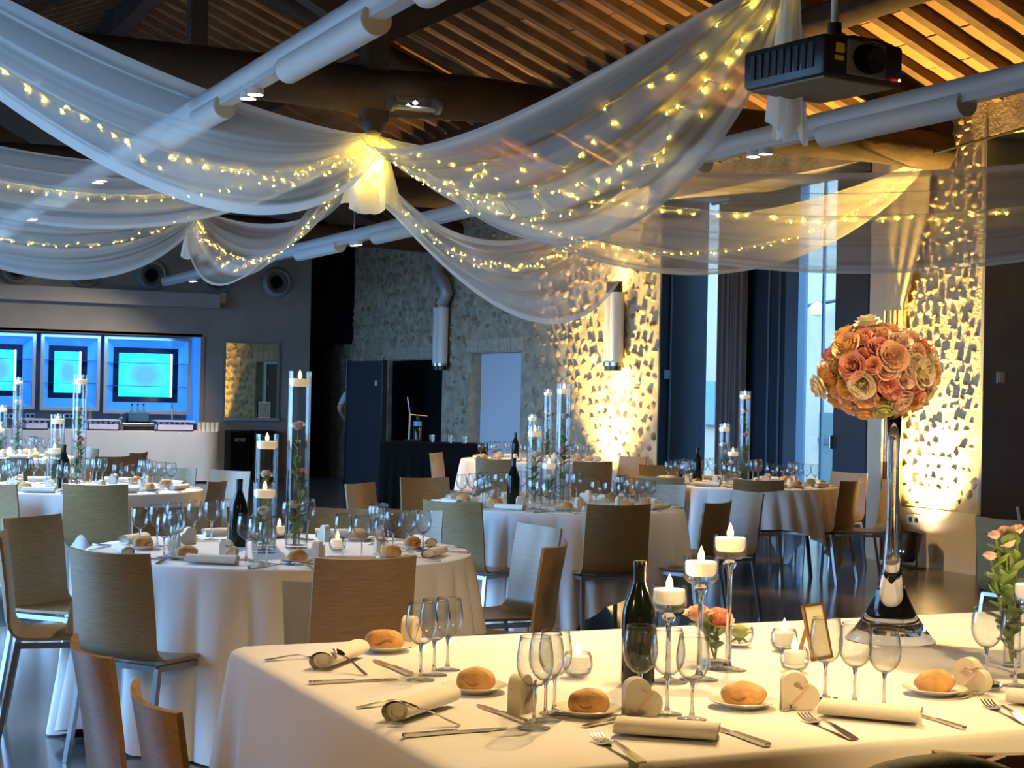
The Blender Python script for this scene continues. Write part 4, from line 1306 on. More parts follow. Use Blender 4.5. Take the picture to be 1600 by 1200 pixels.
MB().grid(200, 8, bskirt).build('cloth_skirt', mat('white_bar_cloth', (.66, .66, .66), .9, bump=.3, bscale=5), bt, 4)
def barpt(x, y): 
    p = onz(x, y, zb_); 
    return Vector((onv(x, y, yb + .35).x, yb + .35, zb_))
def crate(x0, x1, label):
    a, c = barpt(x0, 668), barpt(x1, 668)
    t = thing('glass_crate', label, 'crate', (a.x, a.y - .2, zb_), 0, 'glass crates on the bar')
    W_ = c.x - a.x
    mm = mat('crate_plastic', (.55, .55, .75), .4)
    MB().bx(0, W_, 0, .4, 0, .02).bx(0, W_, 0, .012, 0, .10).bx(0, W_, .388, .4, 0, .10).bx(0, .012, 0, .4, 0, .1).bx(W_ - .012, W_, 0, .4, 0, .1).build('box', mm, t, 0)
    n = max(4, int(W_ / .075))
    me_ = MB().lathe([(.024, .02), (.03, .14), (.032, .14), (.026, .02)], 12).mesh('tumbler', M['rim'], .7)
    for i in range(n):
        for k in range(2): obj('tumbler', me_, t, (.04 + i * (W_ - .08) / (n - 1), .06 + k * .12, 0))
    MB().bx(-.01, W_ + .01, -.01, .41, .145, .165).build('lid', mm, t, 0)
crate(36, 72, 'pale purple glass crate on the bar, leftmost')
crate(134, 182, 'pale purple glass crate on the bar, in the middle')
crate(241, 298, 'pale purple glass crate on the bar, beside the tap')
def bars(px, name, label, cat):
    return thing(name, label, cat, barpt(px, 668) + Vector((0, -.1, 0)))
t = bars(187, 'pepper_mill', 'small silver grinder standing on the bar cloth', 'grinder')
MB().lathe([(0, 0), (.05, 0), (.045, .06), (.025, .1), (.03, .16), (.035, .19), (.015, .22), (0, .23)], 14).build('body', M['chrome'], t)
MB().lathe([(0, .22), (.02, .235), (0, .26)], 10).build('knob', M['chrome'], t)
t = bars(217, 'steel_worktop', 'stainless steel work unit behind the bar cloth', 'counter')
MB().bx(-.62, .28, .1, .5, -.2, .06).build('cabinet', M['blackpl'], t, 0)
MB().bev((-.17, .3, .09), (.98, .5, .05), .01).build('top', M['chrome'], t, 0)
t = thing('bottle_carrier', 'blue carrier holding three water bottles on the bar', 'carrier', barpt(217, 660) + Vector((0, .1, .12)))
MB().bx(-.17, .17, -.08, .08, 0, .02).bx(-.17, .17, -.08, -.07, 0, .15).bx(-.17, .17, .07, .08, 0, .15).bx(-.17, -.16, -.08, .08, 0, .15).bx(.16, .17, -.08, .08, 0, .15).build('tray', mat('blue_tray', (.03, .12, .22), .4), t, 0)
for i, l in enumerate(('left', 'middle', 'right')):
    w_ = thing('water_bottle', 'clear water bottle in the blue carrier, ' + l + ' one', 'bottle', t.location + Vector(((i - 1) * .09, 0, .02)), 0, 'water bottles in the carrier')
    MB().lathe([(0, 0), (.036, 0), (.036, .14), (.014, .2), (.012, .25), (0, .25)], 14).build('body', mat('pale_blue_bottle', (.10, .24, .36), .1), w_)
    MB().lathe([(0, .25), (.016, .25), (.016, .275), (0, .275)], 10).build('cap', M['darkblue'], w_)
t = bars(271, 'beer_tap', 'thin steel tap standing behind the glass crate', 'tap')
MB().tube([(0, .2, 0), (0, .2, .34)], .015, 8).tube([(0, .2, .34), (0, .08, .36), (0, .07, .31)], .012, 8).build('spout', M['chrome'], t)
MB().sq((0, .2, .34), (0, .22, .42), .016).build('lever', M['blackpl'], t, 0)
def cupstack():
    t = thing('cup_stack', '', 'cups')
    for i in range(5): MB().lathe([(.03, 0), (.038, .03), (.04, .03), (.04, .038)], 12, (0, 0, i * .026)).build('cup', mat('ivory_cup_%d' % i, (.70, .66, .5), .3), t)
    return t
for i in range(5):
    place('cups', cupstack, barpt(309 + i * 7, 672) + Vector((0, -.08, 0)), 0, 'stack of ivory cups at bar end, ' + ('first', 'second', 'third', 'fourth', 'fifth')[i] + ' from left', 'cup stacks at the bar end')
# black loudspeaker cabinets by the wall under the mirror
def speaker(x0, x1, y0, y1, label, word):
    v = VB - .35
    a, c = onv(x0, y1, v), onv(x1, y0, v)
    t = thing('loudspeaker', label, 'speaker', ((a.x + c.x) / 2, v, 0))
    W_ = c.x - a.x
    MB().bev((0, .15, c.z / 2), (W_, .3, c.z), .015).build('cabinet', mat('speaker_black', (.006, .006, .007), .6), t, 0)
    MB().bev((0, -.006, c.z / 2), (W_ - .05, .014, c.z - .06), .006).build('grille', M['black'], t, 0)
    if word:
        cu_ = bpy.data.curves.new('badge_text', 'FONT'); cu_.body = word; cu_.size = .075; cu_.align_x = 'CENTER'; cu_.extrude = .003; cu_.shear = .25
        cu_.materials.append(mat('badge_silver', (.55, .55, .55), .3, .5))
        tmp = obj('badge_text', cu_)
        bpy.context.view_layer.update()
        bm_ = bpy.data.meshes.new_from_object(tmp.evaluated_get(bpy.context.evaluated_depsgraph_get()))
        bpy.data.objects.remove(tmp)
        bo = obj('badge', bm_, t, (0, -.016, onv(373, 687, v).z - .03)); bo.rotation_euler.x = R(90)
speaker(357, 390, 673, 745, 'black loudspeaker cabinet with a small silver badge', 'BOSE')
speaker(396, 432, 673, 748, 'second black loudspeaker cabinet behind the vases', None)
# wall sockets behind the bar
for x, l in ((14, 'left of the bar sockets'), (47, 'second of the bar sockets'), (108, 'right of the bar sockets')):
    p = onv(x, 650, VB + .49)
    t = thing('bar_socket', 'white double socket on taupe panel, ' + l, 'socket', (p.x, VB + .49, p.z), 0, 'sockets behind the bar')
    MB().bev((0, -.006, 0), (.16, .014, .085), .004).build('cover', mat('bar_socket_cover', (.6, .6, .58), .4), t, 0)
    for s in (-1, 1): MB().lathe([(0, .004), (.02, .004), (.024, 0)], 12, M=Matrix.Translation((s * .036, -.013, 0)) @ Matrix.Rotation(R(90), 4, 'X')).build('outlet', M['blackpl'], t)
# blue LED wash from the strips over the bar counter
o = light('bar_led_wash', 'AREA', (4.6, VB + .05, zt - .03), 14, (.1, .4, 1), shape='RECTANGLE', size=3.4, size_y=.05)

# ================================================================== TABLEWARE
ZC = .7505
def tp(x, y): return onz(x, y, ZC)
# ---- makers -------------------------------------------------
def mk_glass():
    t = thing('wine_glass', '', 'wine glass')
    B = [(.005, .086), (.016, .089), (.028, .100), (.036, .116), (.0388, .133), (.0378, .153), (.0345, .173), (.0318, .190)]
    B2 = [(r - .0009, z) for r, z in B[::-1]][:-1] + [(0, .090)]
    MB().lathe(B + B2, 28).build('bowl', M['glass'], t, 3)
    MB().tube([(.0314 * math.cos(2 * PI * i / 28), .0314 * math.sin(2 * PI * i / 28), .19) for i in range(28)], .0008, 5, closed=True).build('lip', M['rim'], t, 3)
    MB().lathe([(.0085, .007), (.0055, .014), (.0038, .03), (.0036, .065), (.0048, .078), (.0080, .088)], 12).build('stem', M['sglass'], t, 3)
    MB().lathe([(0, 0), (.034, 0), (.0345, .0015), (.02, .0035), (.0085, .007)], 28).build('foot', M['glass'], t, 3)
    return t
def mk_plate():
    t = thing('side_plate', '', 'plate')
    MB().lathe([(0, .004), (.045, .004), (.05, .006), (.075, .016), (.0765, .0175), (.075, .0185), (.05, .009), (.045, .0065), (0, .0065)], 40).build('dish', M['china'], t)
    MB().lathe([(.036, .004), (.037, 0), (.041, 0), (.042, .004)], 40).build('foot_ring', M['china'], t)
    return t
def mk_roll(seed):
    def mk():
        q = random.Random(seed)
        ph = [q.uniform(0, 6) for _ in range(5)]
        t = thing('bread_roll', '', 'bread roll')
        def fn(a, s):
            th = 2 * PI * a; f_ = PI * s
            r = 1 + .05 * math.sin(2 * th + ph[0]) + .04 * math.sin(3 * th + ph[1]) * math.sin(f_) + .03 * math.sin(5 * f_ + ph[2])
            z = -math.cos(f_) * .030 * r
            return (.050 * r * math.sin(f_) * math.cos(th) * (1 + .08 * math.sin(th + ph[3])), .036 * r * math.sin(f_) * math.sin(th), max(z, -.020) + .021)
        MB().grid(28, 16, fn, wrap=True).build('crust', M['bread'], t, 3)
        P = [(-.028 + .008 * i, -.0335 + .0025 * abs(i - 3) * .7, .020 + .006 * math.sin(i * .9 + ph[4])) for i in range(8)]
        MB().tube(P, [.001, .003, .004, .004, .004, .004, .003, .001], 6).build('split', mat('crust_split_%d' % seed, (.34, .15, .05), .8), t)
        return t
    return mk
def mk_napkin():
    t = thing('rolled_napkin', '', 'napkin')
    L_ = .215
    def fn(a, s):
        th = a * 2 * PI * 2.6
        r = .006 + .0195 * a
        x = r * math.cos(th) * 1.25; z = r * math.sin(th) * .82
        return (x, (s - .5) * L_ * (.97 + .03 * a) + .004 * math.sin(th), z + .0215)
    MB().grid(90, 8, fn).build('linen_roll', M['napkin'], t, 4)
    MB().lathe([(0, 0), (.02, 0), (.02, L_ - .012), (0, L_ - .012)], 14, M=Matrix.Translation((0, L_ / 2 - .006, .0215)) @ Matrix.Rotation(R(90), 4, 'X') @ Matrix.Diagonal((1.2, .78, 1, 1))).build('inner_fold', M['napkin'], t, .8)
    th = 2.6 * 2 * PI
    MB().grid(10, 6, lambda a, s: (.0255 * 1.25 * math.cos(th) + .012 * a, (s - .5) * L_, .0215 + .0255 * .82 * math.sin(th) - .0215 * a * .9)).build('loose_edge', M['napkin'], t, 4)
    return t
def flatbar(P, wd, th):
    """flat bar along y: P list of (y, z), widths per point"""
    b = MB(); n = len(P); vs = []
    for (y, z), w_ in zip(P, wd): vs += [(-w_ / 2, y, z), (w_ / 2, y, z), (w_ / 2, y, z + th), (-w_ / 2, y, z + th)]
    fs = [(3, 2, 1, 0), (4 * n - 4, 4 * n - 3, 4 * n - 2, 4 * n - 1)]
    for i in range(n - 1):
        for j in range(4):
            k = (j + 1) % 4
            fs.append((i * 4 + j, i * 4 + k, i * 4 + 4 + k, i * 4 + 4 + j))
    return b.add(vs, fs)
def mk_fork():
    t = thing('dinner_fork', '', 'fork')
    flatbar([(0, .001), (.03, .004), (.08, .010), (.12, .012), (.138, .006)], [.017, .019, .010, .007, .008], .0028).build('handle', M['steel'], t, .9)
    flatbar([(.135, .006), (.15, .002), (.162, .002)], [.008, .024, .026], .002).build('shoulder', M['steel'], t, .9)
    for i in range(4):
        x = (i - 1.5) * .0072
        b = flatbar([(.160, .002), (.18, .004), (.198, .010)], [.0042, .0038, .002], .002)
        b.v = [(a + x, y, z) for a, y, z in b.v]
        b.build('tine', M['steel'], t, .9)
    return t
def mk_knife():
    t = thing('dinner_knife', '', 'knife')
    flatbar([(0, .001), (.01, .001), (.06, .001), (.115, .001)], [.014, .018, .015, .012], .006).build('handle', M['steel'], t, .9)
    flatbar([(.113, .002), (.13, .001), (.17, .001), (.205, .001), (.225, .001)], [.011, .019, .021, .017, .003], .002).build('blade', M['steel'], t, .9)
    return t
def mk_spoon():
    t = thing('spoon', '', 'spoon')
    flatbar([(0, .001), (.025, .003), (.07, .008), (.105, .009), (.12, .005)], [.013, .014, .008, .005, .006], .0025).build('handle', M['steel'], t, .9)
    MB().grid(20, 7, lambda a, s: (.016 * s * math.cos(2 * PI * a), .142 + .026 * s * math.sin(2 * PI * a), .0015 + .009 * s * s), wrap=True).build('bowl', M['steel'], t, 3)
    return t
def mk_heart():
    t = thing('heart_box', '', 'gift box')
    # heart resting on one straight side: point at lower left, lobes up and right
    s = .029
    poly = [(0, 0), (2 * s, 0)]
    for i in range(1, 13):
        a = -PI / 2 + PI * i / 12
        poly.append((2 * s + s * math.cos(a) * .9, s + s * math.sin(a)))
    for i in range(1, 13):
        a = PI * i / 12
        poly.append((s + s * math.cos(a), 2 * s + s * math.sin(a) * .9))
    Mx = Matrix.Translation((-s, .016, 0)) @ Matrix.Rotation(R(90), 4, 'X')
    MB().prism(poly, 0, .032, Mx).build('box', M['card'], t, .6)
    MB().tube([(-s * .3 + .008 * i, -.0175, .012 + .008 * i) for i in range(6)], .0035, 5).build('ribbon_band', M['ribbon'], t)
    for a in (-1, 1):
        MB().grid(8, 6, lambda u, v: (.018 + a * (.018 * math.sin(PI * u * .9)) + .004 * v, -.019 + .01 * (v - .5), .052 + .016 * u * (1 if a > 0 else .6) + .006 * math.sin(PI * u))).build('bow_loop', M['ribbon'], t, 4)
    return t
def mk_votive():
    t = thing('votive_bowl', '', 'candle bowl')
    MB().lathe([(0, .003), (.022, .003), (.033, .014), (.038, .032), (.036, .05), (.030, .063), (.029, .063), (.0345, .05), (.036, .032), (.031, .016), (.02, .007), (0, .007)], 28).build('bowl', M['vglass'], t, 3)
    MB().lathe([(0, .008), (.028, .012), (.0335, .022), (0, .023)], 24).build('water', M['pane'], t, 3)
    return t
def mk_float(r):
    def mk():
        t = thing('floating_candle', '', 'candle')
        MB().lathe([(0, 0), (r * .8, .001), (r * .94, .007), (r, .016), (r, .033), (r * .96, .036), (r * .6, .034), (0, .033)], 24).build('wax', M['wax'], t, 1.2)
        MB().tube([(0, 0, .032), (.001, 0, .040)], .0012, 5).build('wick', M['wick'], t)
        MB().lathe([(0, .036), (.005, .038), (.0088, .045), (.0084, .052), (.0052, .062), (.002, .070), (0, .075)], 12).build('flame', M['flame'], t, 3)
        return t
    return mk
def mk_vase(h, r):
    def mk():
        t = thing('cylinder_vase', '', 'vase')
        MB().lathe([(r - .003, .012), (r - .003, h), (r, h), (r, .0), (0, 0)], 32).build('glass_cylinder', M['vglass'], t, .9)
        MB().lathe([(0, .012), (r - .003, .012)], 32).build('glass_base', M['rim'], t, .9)
        return t
    return mk
def rose_mesh(name, m_, seed=0):
    q = random.Random(seed)
    b = MB()
    lay = [(2, .13, .70, .00, .80), (3, .25, .80, .01, .80), (4, .40, .86, .04, .82), (5, .57, .84, .09, .86), (5, .75, .70, .16, .88), (6, .90, .46, .22, .9)]
    for li, (n, r, h, fl, hw) in enumerate(lay):
        for i in range(n):
            a0 = 2 * PI * (i + .5 * (li % 2)) / n + q.uniform(-.2, .2)
            rr = r * q.uniform(.94, 1.06); hh = h * q.uniform(.94, 1.06)
            k = hw * PI / n * 1.55
            q_e = [1 + .05 * math.sin(j * 2.1 + li) for j in range(n)]
            def fn(u, v):
                s = u * 2 - 1
                an = a0 + s * k * (.6 + .4 * math.sin(PI * min(v + .2, 1) * .75))
                ro = rr * q_e[i] * (v ** .42) * (1 - .10 * s * s) + fl * v ** 4 + .03 * math.sin(3 * s + i)
                z = -.35 + (hh + .35) * v * (1 - .10 * s * s) - fl * .6 * v ** 5
                return (ro * math.cos(an), ro * math.sin(an), z)
            b.grid(5, 6, fn)
    b.lathe([(0, .3), (.08, .45), (.07, .62), (0, .66)], 8)
    return b.mesh(name, m_, 3)
RM = {k: rose_mesh('rose', M['rose_' + k], i) for i, k in enumerate(ROSE)}
LEAF = MB().grid(5, 7, lambda u, v: ((u - .5) * .9 * math.sin(PI * min(1, v * .97 + .03)) ** .8, v, .12 * abs(u - .5) * 2 - .25 * v * v)).mesh('leaf', M['leaf'], 4)
def leaf(parent, loc, s, rz, tilt):
    o = obj('leaf', LEAF, parent, loc); o.scale = (s * .75, s, s); o.rotation_euler = (tilt, 0, rz)
    return o
def stem_rose(loc, h, col, label, r=.028, nl=7, grp=None, seed=0, lean=(0, 0), spray=None):
    t = thing('rose', label, 'rose', loc, 0, grp)
    q = random.Random(seed)
    top = Vector((lean[0], lean[1], h - r))
    MB().tube([(0, 0, 0), tuple(top * .5 + Vector((.004, .003, 0))), tuple(top)], .0035, 6).build('stem', M['stem'], t)
    o = obj('bloom', RM[col], t, top); o.scale = (r,) * 3
    o.rotation_euler = (q.uniform(-.35, .35), q.uniform(-.35, .35), q.uniform(0, 6))
    for i in range(nl):
        f_ = q.uniform(.12, .9)
        leaf(t, top * f_, q.uniform(.040, .062), q.uniform(0, 2 * PI), q.uniform(.55, 1.15))
    return t
def mk_bottle():
    t = thing('wine_bottle', '', 'bottle')
    MB().lathe([(0, .004), (.03, .0), (.039, .003), (.0405, .01), (.0405, .165), (.037, .19), (.024, .222), (.0155, .245), (.0145, .25), (.0145, .255)], 32).build('body', M['bottle'], t, 1.2)
    MB().lathe([(.0150, .245), (.0152, .285), (.0165, .286), (.0165, .296), (.0150, .298), (0, .298)], 24).build('capsule', M['foil'], t, .8)
    return t
def mk_frame():
    t = thing('menu_frame', '', 'picture frame')
    Mx = Matrix.Rotation(R(-14), 4, 'X')
    b = MB(); w_, h_, k = .10, .15, .008
    b.add(*_bx(-w_ / 2, w_ / 2, -.004, .004, 0, k), Mx); b.add(*_bx(-w_ / 2, w_ / 2, -.004, .004, h_ - k, h_), Mx); b.add(*_bx(-w_ / 2, -w_ / 2 + k, -.004, .004, 0, h_), Mx); b.add(*_bx(w_ / 2 - k, w_ / 2, -.004, .004, 0, h_), Mx)
    b.build('border', M['gold'], t, 0)
    MB().add(*_bx(-w_ / 2 + k, w_ / 2 - k, -.001, .002, k, h_ - k), Mx).build('card', M['card'], t, 0)
    MB().sq((0, .036, .13), (0, .075, 0), .008).build('easel', M['gold'], t, 0)
    return t
def _bx(*a):
    b = MB().bx(*a); return b.v, b.f
def G(loc, rz, label, grp, s=1): return place('wglass', mk_glass, loc, rz, label, grp, s)
def along(a, b): d = b - a; return face(d.x, d.y)
def cut(kind, mk, L_, a, b, label, grp, z=ZC):
    """cutlery laid from handle end a to tip b, the tip resting at height z"""
    A, B = onz(*a, ZC), onz(*b, z)
    o = place(kind, mk, A, along(A, B), label, grp, min(1.15, max(.8, (B - A).length / L_)))
    if z > ZC + .01: o.rotation_euler.x = math.asin(min(.5, (z - ZC) / (L_ * o.scale.x)))
    return o
def nap(a, b, label, grp):
    A, B = tp(*a), tp(*b)
    return place('napkin', mk_napkin, (A + B) / 2, along(A, B), label, grp, min(1.12, max(.85, (B - A).length / .215)))
def plate_roll(x, y, k, lp, lr, rz=0, grp='bread plates on the long table'):
    p = tp(x, y)
    place('plate', mk_plate, p, 0, lp, grp)
    place('roll%d' % (k % 4), mk_roll(k % 4), p + Vector((0, 0, .0066)), rz, lr, 'bread rolls on ' + grp.split(' on ')[-1])
# ---- long table settings -------------------------------------------------
GG = 'wine glasses on the long table'
NG, FG, KG, SG = 'rolled napkins on the long table', 'forks on the long table', 'knives on the long table', 'spoons on the long table'
S3 = ('left', 'middle', 'right')
def setting(nm, gl, naps, fork, knife, spoon, dk, plate, heart, hrz, prz, k):
    for i, (x, y) in enumerate(gl): G(tp(x, y), 0, '%s wine glass of the three at the %s' % (S3[i], nm), GG, (1.0, .98, .95)[i])
    nap(*naps, 'rolled cream napkin at the ' + nm, NG)
    if fork: cut('fork', mk_fork, .198, *fork, 'fork beside the napkin at the ' + nm, FG)
    if knife: cut('knife', mk_knife, .225, *knife, 'knife beside the napkin at the ' + nm, KG)
    if spoon: cut('spoon', mk_spoon, .168, spoon[0], spoon[1], 'dessert spoon at the ' + nm, SG, spoon[2])
    if dk: cut('knife', mk_knife, .225, *dk, 'small dessert knife above the plate at the ' + nm, KG)
    plate_roll(*plate, k, 'white bread plate at the ' + nm, 'bread roll on the plate at the ' + nm, prz)
    p = tp(*heart)
    place('heart', mk_heart, p, hrz, 'cream heart shaped favour box at the ' + nm, 'heart boxes on the long table')
setting('centre front setting', [(999, 1113), (1042, 1116), (1081, 1124)], ((960, 1149), (1122, 1160)), ((1003, 1194), (898, 1138)), ((1200, 1167), (1095, 1130)), ((912, 1137), (1020, 1115), ZC + .003), None,
        (918, 1117), (994, 1119), R(-25 + 12), R(-12), 0)
setting('front setting below the rose ball', [(1289, 1094), (1335, 1101), (1381, 1108)], ((1281, 1119), (1438, 1134)), ((1335, 1157), (1228, 1112)), ((1507, 1140), (1420, 1113)), ((1222, 1112), (1308, 1095), ZC + .003), None,
        (1160, 1105), (1240, 1107), R(-25), R(-30), 1)
setting('front setting at the right edge', [(1541, 1066), (1586, 1072), (1630, 1080)], ((1575, 1100), (1720, 1116)), ((1606, 1133), (1511, 1088)), None, ((1500, 1092), (1572, 1074), ZC + .003), None,
        (1460, 1085), (1512, 1082), R(-25 - 40), R(-20), 2)
setting('far place of the left end', [(657, 1063), (678, 1055), (699, 1047)], ((497, 1050), (566, 1024)), ((413, 1033), (492, 1028)), ((483, 1069), (622, 1062)), ((572, 1056), (533, 1020), ZC + .044), ((642, 1056), (584, 1032)),
        (601, 1017), (640, 1010), R(50), R(-25), 3)
setting('near place of the left end', [(834, 1138), (852, 1126), (866, 1115)], ((618, 1130), (702, 1101)), ((558, 1107), (642, 1098)), ((630, 1152), (792, 1139)), ((718, 1135), (658, 1101), ZC + .044), ((824, 1131), (746, 1102)),
        (742, 1081), (812, 1113), R(38), R(-10), 0)
# ---- long table decorations -------------------------------------------------
place('bottle', mk_bottle, tp(996, 1070), 0, 'dark wine bottle standing on the long table', 'wine bottles')
def candle_stand(x, y, h, label, lab2):
    p = tp(x, y)
    t = thing('candle_stand', label, 'candle holder', p, 0, 'long stemmed candle holders')
    r = .043; c0 = h - .062
    MB().lathe([(0, .0), (.048, .0), (.049, .002), (.03, .005), (.010, .012)], 28).build('foot', M['vglass'], t, 3)
    MB().lathe([(0, .011), (.010, .012), (.0065, .03), (.006, c0 - .05), (.009, c0 - .03), (.02, c0 - .012), (.012, c0 - .004), (0, c0 - .002)], 20).build('stem', M['sglass'], t, 3)
    MB().lathe([(0, c0), (r - .012, c0), (r, c0 + .012), (r, h), (r - .0025, h), (r - .0025, c0 + .014), (r - .014, c0 + .004), (0, c0 + .004)], 32).build('cup', M['vglass'], t, 1.2)
    place('float39', mk_float(.039), p + Vector((0, 0, h - .045)), 0, lab2, 'floating candles')
    light('candle_glow', 'POINT', p + Vector((0, 0, h + .012)), 1.6, (1, .6, .25), shadow_soft_size=.012)
candle_stand(1137, 1047, .347, 'tallest of three glass candle stands', 'white floating candle in the tallest glass stand')
candle_stand(1092, 1062, .300, 'middle height of three glass candle stands', 'white floating candle in the middle glass stand')
candle_stand(1043, 1066, .235, 'shortest of three glass candle stands', 'white floating candle in the shortest glass stand')
candle_stand(1608, 1058, .245, 'glass candle stand cut by the right picture edge', 'floating candle cut by the right picture edge')
def votive(x, y, l):
    p = tp(x, y)
    place('votive', mk_votive, p, 0, 'round clear candle bowl ' + l, 'round candle bowls')
    place('float27', mk_float(.027), p + Vector((0, 0, .018)), 0, 'lit tea candle floating in the bowl ' + l, 'bowl candles')
votive(902, 1059, 'left of the wine bottle')
votive(1225, 1018, 'nearer the gold frame, rear one')
votive(1241, 1050, 'behind the heart box below the roses')
# vase with two coral roses
p = tp(1117, 1037)
t = thing('flower_vase', 'short glass cylinder vase holding coral roses', 'vase', p)
MB().lathe([(.0, .008), (.041, .008), (.041, .1), (.0435, .1), (.0435, 0), (0, 0)], 30).build('glass_cylinder', M['vglass'], t, .9)
for i, (x, y, r_) in enumerate(((1092, 962, .036), (1122, 968, .038))):
    tg = dep(x, y, depth(p))
    stem_rose(p + Vector((0, 0, .012)), (tg - p).z + .02, 'coral' if i else 'peach', 'coral rose in the short vase, ' + ('left bloom', 'right bloom')[i], r_, 8, 'roses in the short vase', 30 + i, ((tg - p).x, (tg - p).y))
p = tp(1155, 1011)
t = thing('rose_bowl', 'small round bowl holding a pale green rose', 'bowl', p)
MB().lathe([(0, .003), (.024, .003), (.036, .016), (.041, .036), (.036, .058), (.035, .058), (.039, .036), (.034, .018), (0, .008)], 28).build('bowl', M['vglass'], t, 3)
t = thing('green_rose', 'pale green rose head resting in the small bowl', 'rose', p + Vector((0, 0, .034)))
o = obj('bloom', RM['lime'], t); o.scale = (.032, .032, .034)
for i in range(5): leaf(t, (0, 0, -.008), .026, i * 1.26, -.3)
p = tp(1285, 1030)
place('frame', mk_frame, p, R(22), 'small brass framed card behind the glasses on the long table', 'small framed cards')
# tall flared vase with the rose ball
p = tp(1391, 1000)
t = thing('tall_flared_vase', 'tall clear glass vase flaring at its foot', 'vase', p)
zb2 = .66
MB().lathe([(0, .003), (.128, .0), (.130, .003), (.105, .03), (.075, .075), (.048, .13), (.031, .19), (.023, .25), (.0185, .33), (.0165, .45), (.0175, .58), (.022, zb2), (.0195, zb2), (.015, .58), (.014, .45), (.016, .33), (.020, .25), (.027, .2), (.0, .16)], 40).build('glass_body', M['sglass'], t, 3)
for i in range(6):
    a = i * PI / 3 + .3
    P = [Vector((math.cos(a) * r_, math.sin(a) * r_, z)) for r_, z in ((.100, .028), (.070, .075), (.044, .13), (.027, .19), (.018, .26))]
    MB().tube(P, .0035, 6).build('flute', M['vglass'], t)
bc = dep(1373, 579, depth(p))
t = thing('rose_ball', 'large ball of peach and coral roses on the tall vase', 'flowers', bc - Vector((0, 0, .0)))
BR = Vector((.146, .146, .114))
MB().lathe([(0, -.1), (.06, -.09), (.12, -.04), (.128, 0), (.12, .04), (.06, .09), (0, .1)], 20).build('leafy_core', mat('dark_foliage', (.03, .035, .015), .8), t, 3)
q = random.Random(21)
n = 84
cols = ['peach'] * 8 + ['coral'] * 6 + ['blush'] * 7 + ['apricot'] * 3 + ['cream'] * 3 + ['pink'] * 2
for i in range(n):
    zf = 1 - 2 * (i + .5) / n
    an = i * 2.39996 + q.uniform(-.12, .12)
    rr = math.sqrt(1 - zf * zf)
    d = Vector((math.cos(an) * rr, math.sin(an) * rr, zf))
    pos = Vector((d.x * BR.x, d.y * BR.y, d.z * BR.z))
    c = q.choice(cols)
    o = obj('rose', RM[c], t, pos * q.uniform(.93, 1.03))
    s = q.uniform(.029, .041)
    o.scale = (s, s, s * 1.05)
    o.rotation_euler = (Vector((d.x / BR.x, d.y / BR.y, d.z / BR.z))).to_track_quat('Z', 'Y').to_euler()
    o.rotation_euler.rotate_axis('Z', q.uniform(0, 6))
def ballrose(px, py, c, s):
    """single eye-catching blooms where the photograph shows them"""
    d = (CAM - bc).normalized(); g = dep(px, py, depth(bc)) - bc
    gx, gz = g.dot(RGT), g.z
    k = max(.05, 1 - (gx / BR.x) ** 2 - (gz / BR.z) ** 2)
    pos = RGT * gx + Vector((0, 0, gz)) + d * (BR.x * math.sqrt(k))
    o = obj('rose', RM[c], t, pos * 1.05); o.scale = (s,) * 3
    nn = Vector((pos.x / BR.x ** 2, pos.y / BR.y ** 2, pos.z / BR.z ** 2))
    o.rotation_euler = nn.to_track_quat('Z', 'Y').to_euler()
for a in ((1382, 630, 'lime', .038), (1440, 615, 'lime', .032), (1328, 545, 'apricot', .042), (1392, 562, 'peach', .044), (1337, 573, 'coral', .04), (1350, 598, 'cream', .040), (1356, 515, 'cream', .042), (1385, 598, 'coral', .03), (1365, 572, 'coral', .024), (1290, 600, 'cream', .036)): ballrose(*a)
# slim vase with pink spray roses at the right edge
p = tp(1581, 1042)
t = thing('slim_vase', 'slim glass vase of pink spray roses at right edge', 'vase', p)
MB().lathe([(0, .01), (.020, .01), (.020, .235), (.0225, .235), (.0225, 0), (0, 0)], 24).build('glass_cylinder', M['vglass'], t, .9)
for i, (x, y, r_) in enumerate(((1547, 868, .02), (1556, 835, .02), (1578, 848, .02), (1590, 826, .022), (1570, 829, .017))):
    tg = dep(x, y, depth(p)) - p
    stem_rose(p + Vector((0, 0, .014)), tg.z, 'blush', 'pink spray rose at the right edge, ' + ('lowest left bloom', 'upper left bloom', 'lower centre bloom', 'top right bloom', 'small bud between')[i], r_, 9, 'pink spray roses', 50 + i, (tg.x, tg.y))

